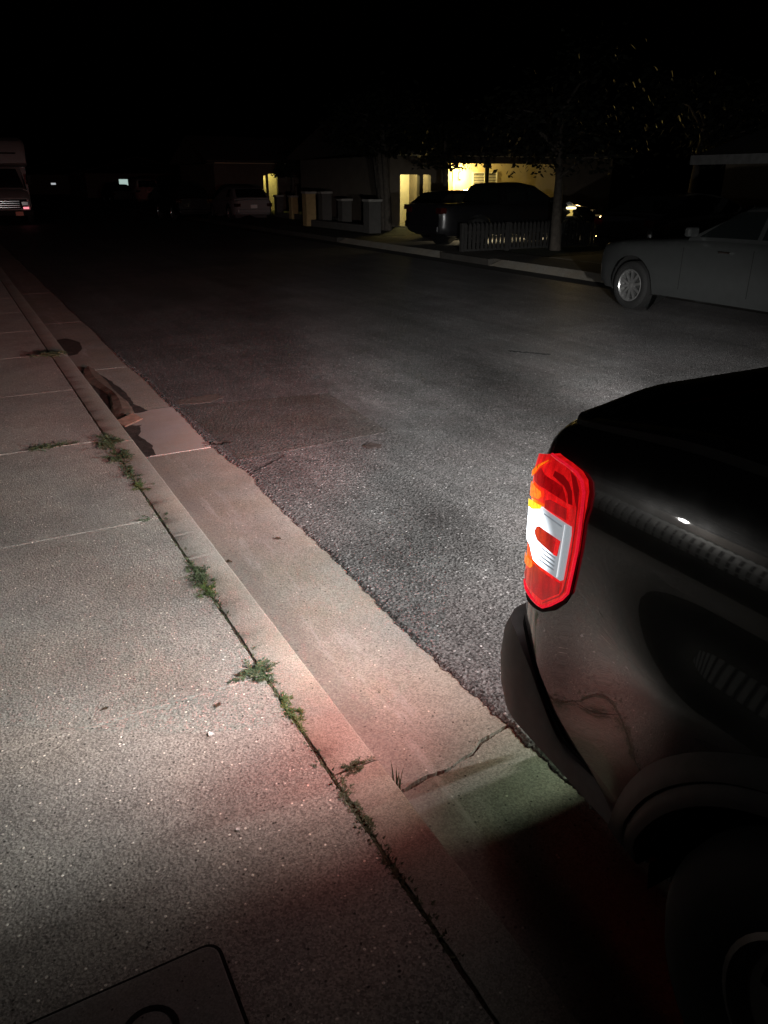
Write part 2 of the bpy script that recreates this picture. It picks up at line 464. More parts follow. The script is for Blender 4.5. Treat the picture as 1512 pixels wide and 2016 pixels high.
def weed(x, y, z, size, n, label, mat='leaf', grassy=False, stretch=(1, 1), seed=0, group='weeds growing in the sidewalk joints', name='weed'):
    r = random.Random(seed * 31 + 5)
    mb = MB()
    ns = max(5, n // 7)
    for k in range(ns):
        a = r.uniform(0, 2 * math.pi)
        R_ = size * r.uniform(.25, 1.0) ** 1.0 * (.55 if not grassy else 1.1)
        base = Vector((r.gauss(0, .22) * size * stretch[0], r.gauss(0, .22) * size * stretch[1], 0))
        hgt = R_ * (r.uniform(.9, 2.2) if grassy else r.uniform(.1, .55))
        end = base + Vector((math.cos(a) * R_ * stretch[0], math.sin(a) * R_ * stretch[1], hgt))
        mid = (base + end) / 2 + Vector((0, 0, R_ * .16))
        if grassy:
            sd = Vector((-math.sin(a), math.cos(a), 0)) * size * .035
            v = [mb.bm.verts.new(q) for q in (base - sd, base + sd, mid + sd * .8, mid - sd * .8)]
            t_ = mb.bm.verts.new(end - Vector((0, 0, R_ * .25)))
            mb.bm.faces.new(v); mb.bm.faces.new((v[3], v[2], t_))
            continue
        mb.tube([base, mid, end], [size * .014, size * .011, size * .006], 3)
        for q in range(9):
            t = .12 + .88 * q / 8
            c = base.lerp(mid, t * 2) if t < .5 else mid.lerp(end, t * 2 - 1)
            for sg in (-1, 1):
                L = size * r.uniform(.11, .24) * (1.1 - .35 * t)
                W = L * r.uniform(.10, .2)
                da = a + sg * r.uniform(.5, 1.3) if q < 8 else a + sg * .3
                d = Vector((math.cos(da), math.sin(da), r.uniform(-.1, .8))).normalized()
                e = Vector((-math.sin(da), math.cos(da), r.uniform(-.5, .5))).normalized()
                m1 = c + d * L * .45 + e * W; m2 = c + d * L * .45 - e * W
                mm = c + d * L * .5 - Vector((0, 0, L * .07)); tip = c + d * L - Vector((0, 0, L * .2))
                v = [mb.bm.verts.new(p) for p in (c, m1, tip, m2, mm)]
                mb.bm.faces.new((v[0], v[1], v[4])); mb.bm.faces.new((v[1], v[2], v[4])); mb.bm.faces.new((v[2], v[3], v[4])); mb.bm.faces.new((v[3], v[0], v[4]))
    o = mb.build(name, M[mat])
    o.location = (x, y, z)
    return tag(o, label, 'weed', group)

J = .699; Z = .141
weeds = [
 (.715, 8.2, .15, 110, 'leaf', 'sprawling weed clump on the farthest kerb joint, above the dark patch', (1.6, .7), .16),
 (J, 5.14, .11, 150, 'leaf', 'broad dark weed clump where sidewalk and kerb joints cross, starting the thick row', (1, 1.2), None),
 (.34, 5.215, .10, 100, 'leaf', 'flat weed growing alone in the cross joint of the sidewalk', (1.6, .5), None),
 (.55, 5.21, .035, 24, 'leaf', 'tiny sprig in the cross joint between the flat lone weed and the kerb', (2, .6), None),
 (J, 4.80, .10, 130, 'leaf', 'dark weed clump just nearer than the joint crossing', (.9, 1.3), None),
 (J, 4.50, .08, 90, 'leaf', 'narrow dark weed beside the bright green tuft, on its far side', (.8, 1.5), None),
 (.715, 4.22, .075, 60, 'leaf2', 'bright yellow-green tuft that is the brightest weed in the kerb joint', (1.2, .8), None),
 (J, 3.74, .075, 40, 'leaf', 'thin spreading weed at the faint score line of the sidewalk', (1.6, .8), None),
 (J, 3.30, .05, 28, 'leaf', 'small sprig in the kerb joint level with the dead leaf against the kerb', (1.2, 1), None),
 (J, 3.02, .10, 130, 'leaf', 'leafy weed at the far end of the long green patch', (.9, 1.2), None),
 (J, 2.86, .09, 130, 'leaf2', 'lush weed at the near end of the long green patch', (1, 1.1), None),
 (J, 2.62, .035, 20, 'leaf', 'sparse sprig just nearer than the long green patch', (.8, 1.4), None),
 (J, 2.375, .055, 45, 'leaf', 'small spiky weed alone on a bare stretch of the kerb joint', (1, 1), None),
 (.685, 2.20, .10, 150, 'leaf', 'grey-green weed with broad leaves spilling onto the sidewalk', (1.3, .8), None),
 (J, 2.08, .06, 60, 'leaf', 'small weed tucked against the near side of the broad-leaved one', (.9, 1.1), None),
 (J, 1.955, .085, 130, 'leaf2', 'feathery weed, nearest of the pair in the pink light', (.7, 1.4), None),
 (J, 1.655, .05, 55, 'leaf', 'wispy weed just beyond the corner of the kerb joint', (1.2, .8), None),
 (.705, 1.55, .06, 80, 'leaf', 'weed at the corner where the nearest kerb joint meets the sidewalk joint', (.9, 1.1), None),
 (.775, 1.615, .055, 70, 'leaf', 'weed lying along the nearest joint across the kerb top', (1.5, .6), .148),
 (J, 1.44, .065, 80, 'leaf', 'dark weed just nearer than the kerb joint corner', (.8, 1.5), None),
 (J, 1.32, .045, 45, 'leaf', 'thin weed in the red shade on the kerb joint', (.8, 1.6), None),
 (J, 1.22, .05, 60, 'leaf', 'second nearest weed of the kerb joint, dim in the red shade', (.8, 1.8), None),
 (J, 1.10, .05, 60, 'leaf', 'nearest weed of the kerb joint, almost lost in the dark', (.8, 1.8), None),
 (J, 1.80, .025, 24, 'leaf', 'tiny sprig in the joint between the feathery weed and the wispy one', (.8, 1.4), None),
 (J, 4.64, .07, 70, 'leaf', 'dark leafy weed between the narrow weed and the one past the crossing', (.8, 1.5), None),
 (J, 4.36, .06, 60, 'leaf', 'dark low weed touching the far side of the bright tuft', (.8, 1.5), None),
 (J, 3.14, .06, 50, 'leaf', 'thin leafy weed just beyond the long green patch', (.8, 1.4), None),
 (J, 5.34, .05, 40, 'leaf', 'small weed just beyond the sidewalk joint crossing', (.8, 1.4), None),
]
for i, (x, y, s, n, mt, lab, st, zz) in enumerate(weeds):
    weed(x, y, zz if zz else Z, s * (1.45 if y > 4 else 1.12), int(n * 1.7), lab, mt, False, (st[0] * .85, st[1] * 1.15), i)
def moss():
    r = random.Random(5); mb = MB()
    for k in range(5200):
        y = r.choice((r.uniform(.95, 1.62), r.uniform(2.7, 3.15), r.uniform(4.15, 5.3), r.uniform(1.5, 5.4)))
        dens = .5 + .5 * math.sin(y * 9) * math.sin(y * 23 + 1)
        if r.random() > dens: continue
        x = .698 + r.gauss(0, .008)
        a = r.uniform(0, 6.28); L = r.uniform(.007, .027)
        d = Vector((math.cos(a), math.sin(a), r.uniform(.1, 1.1))).normalized(); e = Vector((-math.sin(a), math.cos(a), 0)) * L * .16
        p = Vector((x, y, .143))
        mb.bm.faces.new([mb.bm.verts.new(q) for q in (p, p + d * L * .5 + e, p + d * L, p + d * L * .5 - e)])
    o = mb.build('moss', plain('moss_leaf', (.07, .085, .045), .7, noise=.5, nscale=60))
    tag(o, 'thin line of moss and seedlings filling the joint between sidewalk and kerb', 'moss', kind='stuff')
moss()
weed(.905, 1.60, 0, .075, 130, 'spiky grass tuft in the gutter at the end of the crack', 'leaf', True, (.35, .35), 77, group=None, name='grass_tuft')
weed(1.27, 1.675, 0, .035, 22, 'tiny dry tuft on the gutter crack beside the truck bumper', 'dry', True, (1, .6), 78, group=None, name='grass_tuft')

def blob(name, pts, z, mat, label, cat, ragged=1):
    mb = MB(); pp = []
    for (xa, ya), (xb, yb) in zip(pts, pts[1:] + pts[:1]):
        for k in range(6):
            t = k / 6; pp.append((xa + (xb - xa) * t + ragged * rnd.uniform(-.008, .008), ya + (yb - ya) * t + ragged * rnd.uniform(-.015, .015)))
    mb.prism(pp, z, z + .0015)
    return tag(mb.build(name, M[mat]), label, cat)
def crumple(name, x, y, z, L, W, label, mat, seed, cat='leaf'):
    r = random.Random(seed)
    mb = MB()
    n = 9
    rs = []
    for i in range(n):
        t = i / (n - 1)
        w = W * math.sin(math.pi * (t * .92 + .04)) * r.uniform(.75, 1.15)
        zz = .003 + .25 * W * math.sin(t * 5 + seed) ** 2
        rs.append([(L * (t - .5), -w, zz + r.uniform(0, .25) * W), (L * (t - .5), 0, zz), (L * (t - .5), w, zz + r.uniform(0, .45) * W)])
    mb.rings(rs, close=False)
    mb.tube([(L * .5, 0, .003), (L * .75, W * .2, .006)], W * .06, 4)
    o = mb.build(name, M[mat], smooth=True)
    o.location = (x, y, z); o.rotation_euler = (0, 0, r.uniform(0, 6))
    return tag(o, label, cat)
crumple('fallen_leaf', .93, 3.37, 0, .045, .018, 'curled dead leaf leaning against the kerb in the gutter', 'dry', 3)
crumple('fallen_leaf', 1.25, 3.5, 0.004, .035, .012, 'dark flat leaf scrap in the middle of the gutter', 'dry', 5)
crumple('fallen_leaf', .5, 2.09, .15, .028, .010, 'small dark leaf scrap on the sidewalk near the spiky weed', 'dry', 8)
crumple('fallen_leaf', .62, 2.22, .15, .035, .012, 'brown leaf scrap beside the broad-leaved weed', 'dry', 18)
crumple('fallen_leaf', .17, 2.25, .15, .022, .008, 'tiny dark scrap in the middle of the lit sidewalk', 'dry', 28)
crumple('fallen_leaf', 1.46, 5.16, .008, .15, .055, 'dark clump of wet leaves at the corner of the gutter slab', 'damp', 38)
blob('tar_lump', [(1.46, 6.36), (1.72, 6.30), (1.86, 6.42), (1.84, 6.58), (1.62, 6.52), (1.48, 6.5)], .0155, 'tar', 'brownish smear of tar and grit at the asphalt edge beside the cardboard strip', 'stain')
crumple('paper_scrap', .44, 1.96, .15, .022, .012, 'tiny white scrap on the lit sidewalk', 'plate', 12, 'litter')
crumple('pebble_scrap', .39, 1.55, .15, .012, .006, 'pale chip on the dim part of the sidewalk', 'plate', 14, 'litter')

# sodden cardboard strip in the gutter, its silt and the dark patch beyond
def gutter_debris():
    root = empty('cardboard_strip', (0, 0, 0), 0, 'long flattened strip of sodden brown cardboard lying in the gutter against the kerb', 'litter')
    mb = MB(); rs = []
    for y in frange(6.02, 8.1, .06):
        t = (y - 6.02) / 2.08
        cx = .985 + .035 * math.sin(y * 3) + .05 * t; w = .065 + .02 * math.sin(y * 5 + 1) + rnd.uniform(-.006, .006)
        zz = .02 + .012 * math.sin(y * 4)
        rs.append([(cx - w, y, .012), (cx - w * .8, y, zz + rnd.uniform(0, .01)), (cx, y, zz + .018), (cx + w * .7, y, zz * .8 + rnd.uniform(0, .01)), (cx + w, y, .006)])
    mb.rings(rs, close=False)
    mb.build('cardboard_sheet', M['card'], root, smooth=True, angle=25)
    m2 = MB()
    m2.box(-.085, .085, -.06, .05, 0, .012, Matrix.Translation((.985, 6.03, .03)) @ Matrix.Rotation(.25, 4, 'X') @ Matrix.Rotation(.5, 4, 'Z'))
    m2.build('torn_flap', plain('torn_card', (.2, .115, .085), .8, noise=.3, nscale=20), root)
gutter_debris()
blob('dark_patch', [(.89, 6.15), (1.05, 6.3), (1.2, 6.32), (1.14, 6.6), (1.16, 7.0), (1.12, 7.5), (1.05, 8.0), (.89, 8.2)], .004, 'damp', 'dark damp silt spread around the cardboard strip in the gutter', 'silt')
blob('dark_patch', [(.89, 5.17), (1.0, 5.17), (1.02, 5.4), (.99, 5.7), (1.06, 5.95), (.89, 6.0)], .004, 'damp', 'dark damp silt against the kerb nearer than the cardboard strip', 'silt')
blob('dark_patch', [(.9, 8.9), (1.02, 8.95), (1.12, 9.3), (1.15, 9.7), (1.05, 10.0), (.9, 9.9)], .004, 'damp', 'dark rounded patch in the gutter beyond the cardboard strip', 'stain')  # flat dark patch laid on the gutter
blob('oil_stain', [(2.33, 4.56), (2.42, 4.54), (2.46, 4.6), (2.41, 4.66), (2.33, 4.64)], .0205, 'damp', 'small round dark oil spot on the lit asphalt', 'stain')

# ------------------------------------------------------------------ wheels
def wheel_meshes(r, w, rim_r, spokes, style='alloy'):
    """axle along x, outer face at x = -w/2"""
    t = MB()
    t.lathe([(rim_r, -w * .42), (rim_r + .03, -w * .5), ((r + rim_r) / 2, -w * .53), (r - .03, -w * .48), (r - .004, -w * .36), (r, -w * .2), (r, w * .2), (r - .004, w * .36), (r - .03, w * .48), (rim_r, w * .42)], 44, 'x')
    k = MB()
    k.lathe([(rim_r + .004, -w * .45), (rim_r - .008, -w * .47), (rim_r - .022, -w * .40), (rim_r - .035, -w * .1), (rim_r - .04, w * .3)], 44, 'x')
    k.lathe([(.001, -w * .37), (.03, -w * .37), (.05, -w * .33), (.055, -w * .1)], 20, 'x')
    if style == 'alloy':
        for i in range(spokes):
            a = 2 * math.pi * i / spokes
            rot = Matrix.Rotation(a, 4, 'X')
            sw_ = .013
            P = [(-w * .34, -sw_ * 1.1, .04), (-w * .34, sw_ * 1.1, .04), (-w * .43, sw_ * 1.5, rim_r - .015), (-w * .43, -sw_ * 1.5, rim_r - .015)]
            Q = [(x + .028, y * .7, z) for x, y, z in P]
            vs = [k.bm.verts.new(rot @ Vector(p)) for p in P + Q]
            for f in ((0, 1, 2, 3), (7, 6, 5, 4), (0, 4, 5, 1), (1, 5, 6, 2), (2, 6, 7, 3), (3, 7, 4, 0)): k.bm.faces.new([vs[j] for j in f])
    else:      # pressed steel disc with round vents
        n = 12 * 6
        vent = 6
        rr = [.05, .085, .11, .135, .16, rim_r - .025]
        rings = [[(-w * (.36 - .05 * math.sin((q - .05) / (rim_r - .05) * 3.1)), q * math.cos(2 * math.pi * j / n), q * math.sin(2 * math.pi * j / n)) for j in range(n)] for q in rr]
        V = [[k.bm.verts.new(p) for p in r_] for r_ in rings]
        for i in range(len(rr) - 1):
            for j in range(n):
                ph = (j % (n // vent)) / (n / vent)
                if i in (2, 3) and .32 < ph < .68: continue
                k.bm.faces.new([V[i][j], V[i][(j + 1) % n], V[i + 1][(j + 1) % n], V[i + 1][j]])
    b = MB()
    b.lathe([(.001, -w * .05), (rim_r - .045, -w * .05), (rim_r - .045, w * .05)], 24, 'x')
    return t, k, b

def add_wheel(root, first, r, w, rim_r, spokes, loc, flip, style='alloy', rimmat='alloy', ang=0):
    wh = empty('wheel', loc)
    wh.parent = root
    wh.rotation_euler = (ang, 0, math.pi if flip else 0)
    if first is None:
        t, k, b = wheel_meshes(r, w, rim_r, spokes, style)
        parts = [t.build('tyre', M['rubber'], wh, smooth=True), k.build('rim', M[rimmat], wh, smooth=True, angle=30), b.build('brake_disc', M['iron'], wh)]
    else:
        parts = [share(p, wh) for p in first]
    return parts

def cut_arches(bm, arches, sel):
    """arches: (yc, zc, r). Opens round wheel arches in a side skin; sel(v) tells which verts may be cut"""
    for yc, zc, r in arches:
        inside = {v for v in bm.verts if sel(v) and math.hypot(v.co.y - yc, v.co.z - zc) < r}
        kill = [f for f in bm.faces if all(v in inside for v in f.verts)]
        bmesh.ops.delete(bm, geom=kill, context='FACES')
        for v in inside:
            if v.is_valid and v.link_faces:
                dy, dz = v.co.y - yc, v.co.z - zc
                d = math.hypot(dy, dz) or 1e-6
                v.co.y = yc + dy / d * r; v.co.z = zc + dz / d * r

# ------------------------------------------------------------------ generic parked vehicle
def lerp(tab, y):
    if y <= tab[0][0]: return tab[0][1]
    for (a, va), (b, vb) in zip(tab, tab[1:]):
        if y <= b:
            t = (y - a) / (b - a) if b > a else 0
            t = t * t * (3 - 2 * t) if False else t
            return va + (vb - va) * t
    return tab[-1][1]

def vehicle(name, loc, rz, label, cat, paint, L, W, top, roof, wheel_y, wr, belt_hw=.47, roof_hw=.36, bottom=.24, windows=(), spokes=10, handles=(), plate=True, tail_h=.8, head_h=.7, group=None, mirror_y=None, glassmat='glass', plate_mat='plate', skirt=True, seams=()):
    """local frame: y from the tail (0) to the nose (L), x across, z up.
    top: (y,z) hood and belt line; roof: (y,z) line of the cabin from its rear foot to its front foot"""
    root = empty(name, loc, rz, label, cat, group)
    hw0 = W / 2
    def hw(y):
        t = min(1, y / (L * .12)); f = min(1, (L - y) / (L * .18))
        return hw0 * (.80 + .20 * math.sqrt(max(0, 1 - (1 - t) ** 2))) * (.72 + .28 * math.sqrt(max(0, 1 - (1 - f) ** 2)))
    ysn = sorted(set([round(v, 3) for v in frange(0, L, .07)] + [round(y, 3) for y, z in top]))
    body = MB()
    rs = []
    for y in ysn:
        zt = lerp(top, y); h = hw(y)
        e = min(y, L - y)
        zb = bottom + (.06 if e < .15 else 0)
        z1 = lambda k: zb + (zt - zb) * k
        half = [(0, zb), (h * .8, zb), (h * .93, zb + .02), (h * .975, z1(.14)), (h * .985, z1(.26)), (h * .99, z1(.38)), (h * 1.0, z1(.5)), (h * 1.0, z1(.6)), (h * .995, z1(.7)), (h * .985, z1(.8)), (h * .97, z1(.88)), (h * .94, z1(.95)), (h * .88, zt), (h * .5, zt + .015), (0, zt + .02)]
        rs.append([(x, y, z) for x, z in half] + [(-x, y, z) for x, z in half[-2:0:-1]])
    body.rings(rs, True, True, True)
    bmesh.ops.remove_doubles(body.bm, verts=body.bm.verts, dist=1e-4)
    cut_arches(body.bm, [(y, wr, wr * 1.24) for y in wheel_y], lambda v: abs(v.co.x) > hw0 * .72)
    body.build('body', M[paint], root, smooth=True, angle=35)
    # wheel housings
    for y in wheel_y:
        wl = MB(); wl.lathe([(.02, -hw0 * .55), (wr * 1.3, -hw0 * .55), (wr * 1.3, -hw0 * .9)], 24, 'x', (0, y, wr)); wl.lathe([(wr * 1.3, hw0 * .9), (wr * 1.3, hw0 * .55), (.02, hw0 * .55)], 24, 'x', (0, y, wr))
        wl.tube([(-hw0 * .55, y, wr), (hw0 * .55, y, wr)], .05, 8)
        for v in wl.bm.verts:
            if v.co.z < bottom: v.co.z = bottom
            zt = lerp(top, v.co.y) - .03
            if v.co.z > zt: v.co.z = zt
        wl.build('wheel_housing', M['black'], root)
    # cabin
    cab = MB(); rs = []
    yr = sorted(set([round(v, 3) for v in frange(roof[0][0], roof[-1][0], .06)] + [round(p[0], 3) for p in roof]))
    zmax = max(z for y, z in roof)
    def cx(y, z):
        zb = lerp(top, y) - .01
        k = max(0, min(1, (z - zb) / max(.05, zmax - zb)))
        return W * (belt_hw + (roof_hw - belt_hw) * k) * hw(y) / hw0
    for y in yr:
        zb = lerp(top, y) - .02; zr = max(lerp(roof, y), zb + .005)
        pts = [(cx(y, zb), zb), (cx(y, zb + (zr - zb) * .5), zb + (zr - zb) * .5), (cx(y, zb + (zr - zb) * .88), zb + (zr - zb) * .88), (cx(y, zr) * .93, zr - .008), (cx(y, zr) * .6, zr + .012), (0, zr + .018)]
        rs.append([(x, y, z) for x, z in pts] + [(-x, y, z) for x, z in pts[-2::-1]])
    cab.rings(rs, True, True, True)
    cab.build('cabin', M[paint], root, smooth=True, angle=35)
    # side windows
    for poly in windows:
        for s in (1, -1):
            w = MB()
            vs = []
            n = len(poly)
            w.quad([(s * (cx(y, z) + .006), y, z) for y, z in poly])
            w.quad([(s * (cx(y, z) - .002), y, z) for y, z in poly])
            w.build('side_window', M[glassmat], root)
    # windscreen and rear window follow the roof line's slopes
    def slope_glass(nm, a, b, mat):
        w = MB()
        (ya, za), (yb, zb) = a, b
        d = Vector((0, yb - ya, zb - za)).normalized(); nrm = Vector((0, -d.z, d.y))
        if nrm.z < 0: nrm = -nrm
        rr_ = []
        for t in (.08, .35, .65, .92):
            y = ya + (yb - ya) * t; z = za + (zb - za) * t
            x = cx(y, z) * .86
            row = []
            for q in (-1, -.6, 0, .6, 1):
                row.append(Vector((x * q, y, z + .02 - .012 * q * q)) + nrm * .012)
            rr_.append(row)
        w.rings(rr_, close=False)
        w.build(nm, M[mat], root, smooth=True)
    slope_glass('windscreen', roof[-1], roof[-2], glassmat)
    slope_glass('rear_window', roof[0], roof[1], glassmat)
    first = None
    for y in wheel_y:
        for s in (-1, 1):
            p = add_wheel(root, first, wr, .2, wr * .66, spokes, (s * (hw0 - .11), y, wr), s > 0, ang=rnd.uniform(0, 1))
            if first is None: first = p
    for s in (-1, 1):
        h = MB(); zt = tail_h
        yy = lambda a: a
        h.box(s * hw(.12) * .70, s * hw(.12) * 1.004, -.006, .16, zt - .07, zt + .07)
        h.build('tail_lamp', M['redglass'], root, bevel=.012)
        h = MB()
        h.box(s * hw(L - .05) * .58, s * hw(L - .05) * .93, L - .12, L + .004, head_h - .05, head_h + .05)
        h.build('headlight', M['clear'], root, bevel=.02)
        for (y, z) in handles:
            d = MB(); d.box(s * (hw(y) * .99), s * (hw(y) * .99 + .03), y - .09, y + .09, z - .012, z + .012)
            d.build('door_handle', M['chrome'], root, bevel=.006)
        for y in seams:
            d = MB()
            zt_ = lerp(top, y)
            d.rings([[(s * (hw(y) * (1.0 if z > bottom + .12 else .985) + .0015), y - .004, z), (s * (hw(y) * (1.0 if z > bottom + .12 else .985) + .0015), y + .004, z)] for z in frange(bottom + .14, zt_ - .1, .08)], close=False)
            d.build('door_seam', M['black'], root)
        if mirror_y:
            m = MB(); zb = lerp(top, mirror_y)
            m.box(s * (W * belt_hw + .01), s * (W * belt_hw + .2), mirror_y - .05, mirror_y + .05, zb + .03, zb + .15)
            m.build('mirror', M[paint], root, bevel=.03)
    bp = MB(); bp.box(-hw0 * .80, hw0 * .80, -.05, .08, bottom + .1, bottom + .27); bp.build('rear_bumper', M[paint] if skirt else M['chrome'], root, bevel=.03)
    bp = MB(); bp.box(-hw0 * .70, hw0 * .70, L - .08, L + .05, bottom + .06, bottom + .24); bp.build('front_bumper', M[paint], root, bevel=.03)
    gr = MB(); gr.box(-hw0 * .45, hw0 * .45, L - .03, L + .01, head_h - .1, head_h + .04); gr.build('grille', M['dark_plastic'], root, bevel=.01)
    if plate:
        p = MB(); p.box(-.155, .155, -.035, -.006, tail_h - .14, tail_h + .01); p.build('licence_plate', M[plate_mat], root)
    return root

# silver saloon across the street (its nose away from us)
vehicle('silver_car', (9.53, 4.72, .012), 0, 'silver grey car with multi-spoke alloy wheels parked across the street', 'car', 'silver', 4.6, 1.84,
        [(0, .95), (.5, 1.03), (1.2, 1.05), (2.6, 1.04), (2.9, 1.02), (3.5, .97), (4.1, .93), (4.48, .87), (4.6, .74)],
        [(.2, 1.03), (.7, 1.40), (1.2, 1.45), (1.8, 1.46), (2.15, 1.43), (2.85, 1.035)], (.95, 3.77), .335,
        windows=[[(1.0, 1.07), (1.75, 1.07), (1.75, 1.39), (1.2, 1.37)], [(1.82, 1.07), (2.68, 1.06), (2.22, 1.37), (1.82, 1.39)]], seams=(1.78, 2.86),
        handles=((1.28, .9), (2.2, .9)), mirror_y=2.72, head_h=.66, tail_h=.82)
# dark car behind it in the driveway
vehicle('dark_saloon', (12.3, 12.5, .152), -math.pi / 2, 'dark car with a rounded roof parked in the driveway behind the silver car', 'car', 'black_paint', 4.5, 1.8,
        [(0, .9), (.5, .98), (1.2, 1.0), (2.8, .97), (3.6, .88), (4.2, .76), (4.5, .6)],
        [(.3, .97), (.95, 1.28), (1.6, 1.34), (2.1, 1.30), (2.95, .96)], (.9, 3.55), .32,
        windows=[[(1.0, 1.0), (1.7, 1.0), (1.7, 1.27), (1.2, 1.25)], [(1.77, 1.0), (2.7, 1.0), (2.2, 1.24), (1.77, 1.27)]], mirror_y=2.7, plate=False)
# dark van and dark hatchback in the next driveway
vehicle('dark_pickup', (10.9, 18.1, .152), -math.pi / 2, 'black pickup truck whose cab stands out against the lit porch, behind the picket fence', 'pickup truck', 'black_paint', 5.2, 1.85,
        [(0, 1.04), (1.75, 1.06), (3.6, 1.04), (4.2, 1.0), (4.8, .92), (5.2, .72)],
        [(1.76, 1.05), (1.86, 1.46), (2.0, 1.52), (2.6, 1.54), (2.95, 1.48), (3.7, 1.05)], (1.1, 4.2), .36, bottom=.28,
        windows=[[(2.0, 1.12), (2.6, 1.11), (2.6, 1.42), (2.02, 1.42)], [(2.68, 1.11), (3.45, 1.09), (2.98, 1.40), (2.68, 1.42)]], mirror_y=3.4, tail_h=.9, head_h=.8, plate=False)
vehicle('dark_hatchback', (12.2, 20.55, .152), -math.pi / 2, 'black hatchback with a roof spoiler, its rear towards the street, beyond the black pickup', 'car', 'black_paint', 4.4, 1.8,
        [(0, .9), (.5, .95), (2.6, .93), (3.3, .87), (4.0, .78), (4.4, .62)],
        [(.1, .94), (.55, 1.27), (.9, 1.31), (1.9, 1.33), (2.3, 1.27), (3.0, .92)], (.85, 3.5), .34,
        windows=[[(.62, .98), (1.2, .97), (1.2, 1.24), (.75, 1.24)], [(1.28, .97), (1.95, .96), (1.95, 1.26), (1.28, 1.25)]], mirror_y=2.75, tail_h=.88)
# silver hatch and its dark neighbour far down on the other side
vehicle('grey_car', (12.85, 36.6, .02), 0, 'pewter grey car with a pale licence plate, far down the street beside the pillars', 'car', 'silver2', 4.4, 1.95,
        [(0, .88), (.4, .95), (2.6, .95), (3.3, .9), (4.0, .8), (4.4, .62)],
        [(.15, .95), (.7, 1.38), (1.1, 1.43), (1.9, 1.44), (2.3, 1.38), (3.0, .95)], (.85, 3.5), .33,
        windows=[[(.8, 1.02), (1.3, 1.0), (1.3, 1.34), (.9, 1.34)]], tail_h=.68)
vehicle('dark_car', (10.35, 37.6, .02), 0, 'nearly invisible black car left of the pewter grey one, far down the street', 'car', 'black_paint', 4.4, 1.8,
        [(0, .95), (.4, 1.0), (2.6, .95), (3.3, .9), (4.0, .8), (4.4, .62)],
        [(.1, .95), (.6, 1.45), (1.0, 1.5), (1.9, 1.5), (2.3, 1.4), (3.0, .95)], (.85, 3.5), .34, tail_h=.85, plate=False)
# farther still
vehicle('pale_truck', (15.5, 70, .02), 0, 'pale van seen from behind, the farthest vehicle down the street', 'van', 'pale_paint', 4.8, 2.1,
        [(0, 1.15), (.5, 1.18), (3.2, 1.1), (4.8, .9)],
        [(.05, 1.15), (.3, 1.75), (.8, 1.85), (2.4, 1.85), (2.9, 1.75), (3.6, 1.12)], (.95, 3.8), .36, tail_h=.9)
vehicle('far_dark_car', (13.2, 69, .02), 0, 'dark car with glinting red tail lamps beside the pale van, far down the street', 'car', 'black_paint', 4.4, 1.8,
        [(0, .9), (.4, .95), (2.6, .95), (3.3, .9), (4.0, .8), (4.4, .62)],
        [(.1, .95), (.6, 1.35), (1.0, 1.42), (1.9, 1.42), (2.3, 1.35), (3.0, .95)], (.85, 3.5), .34, tail_h=.72, plate=False)

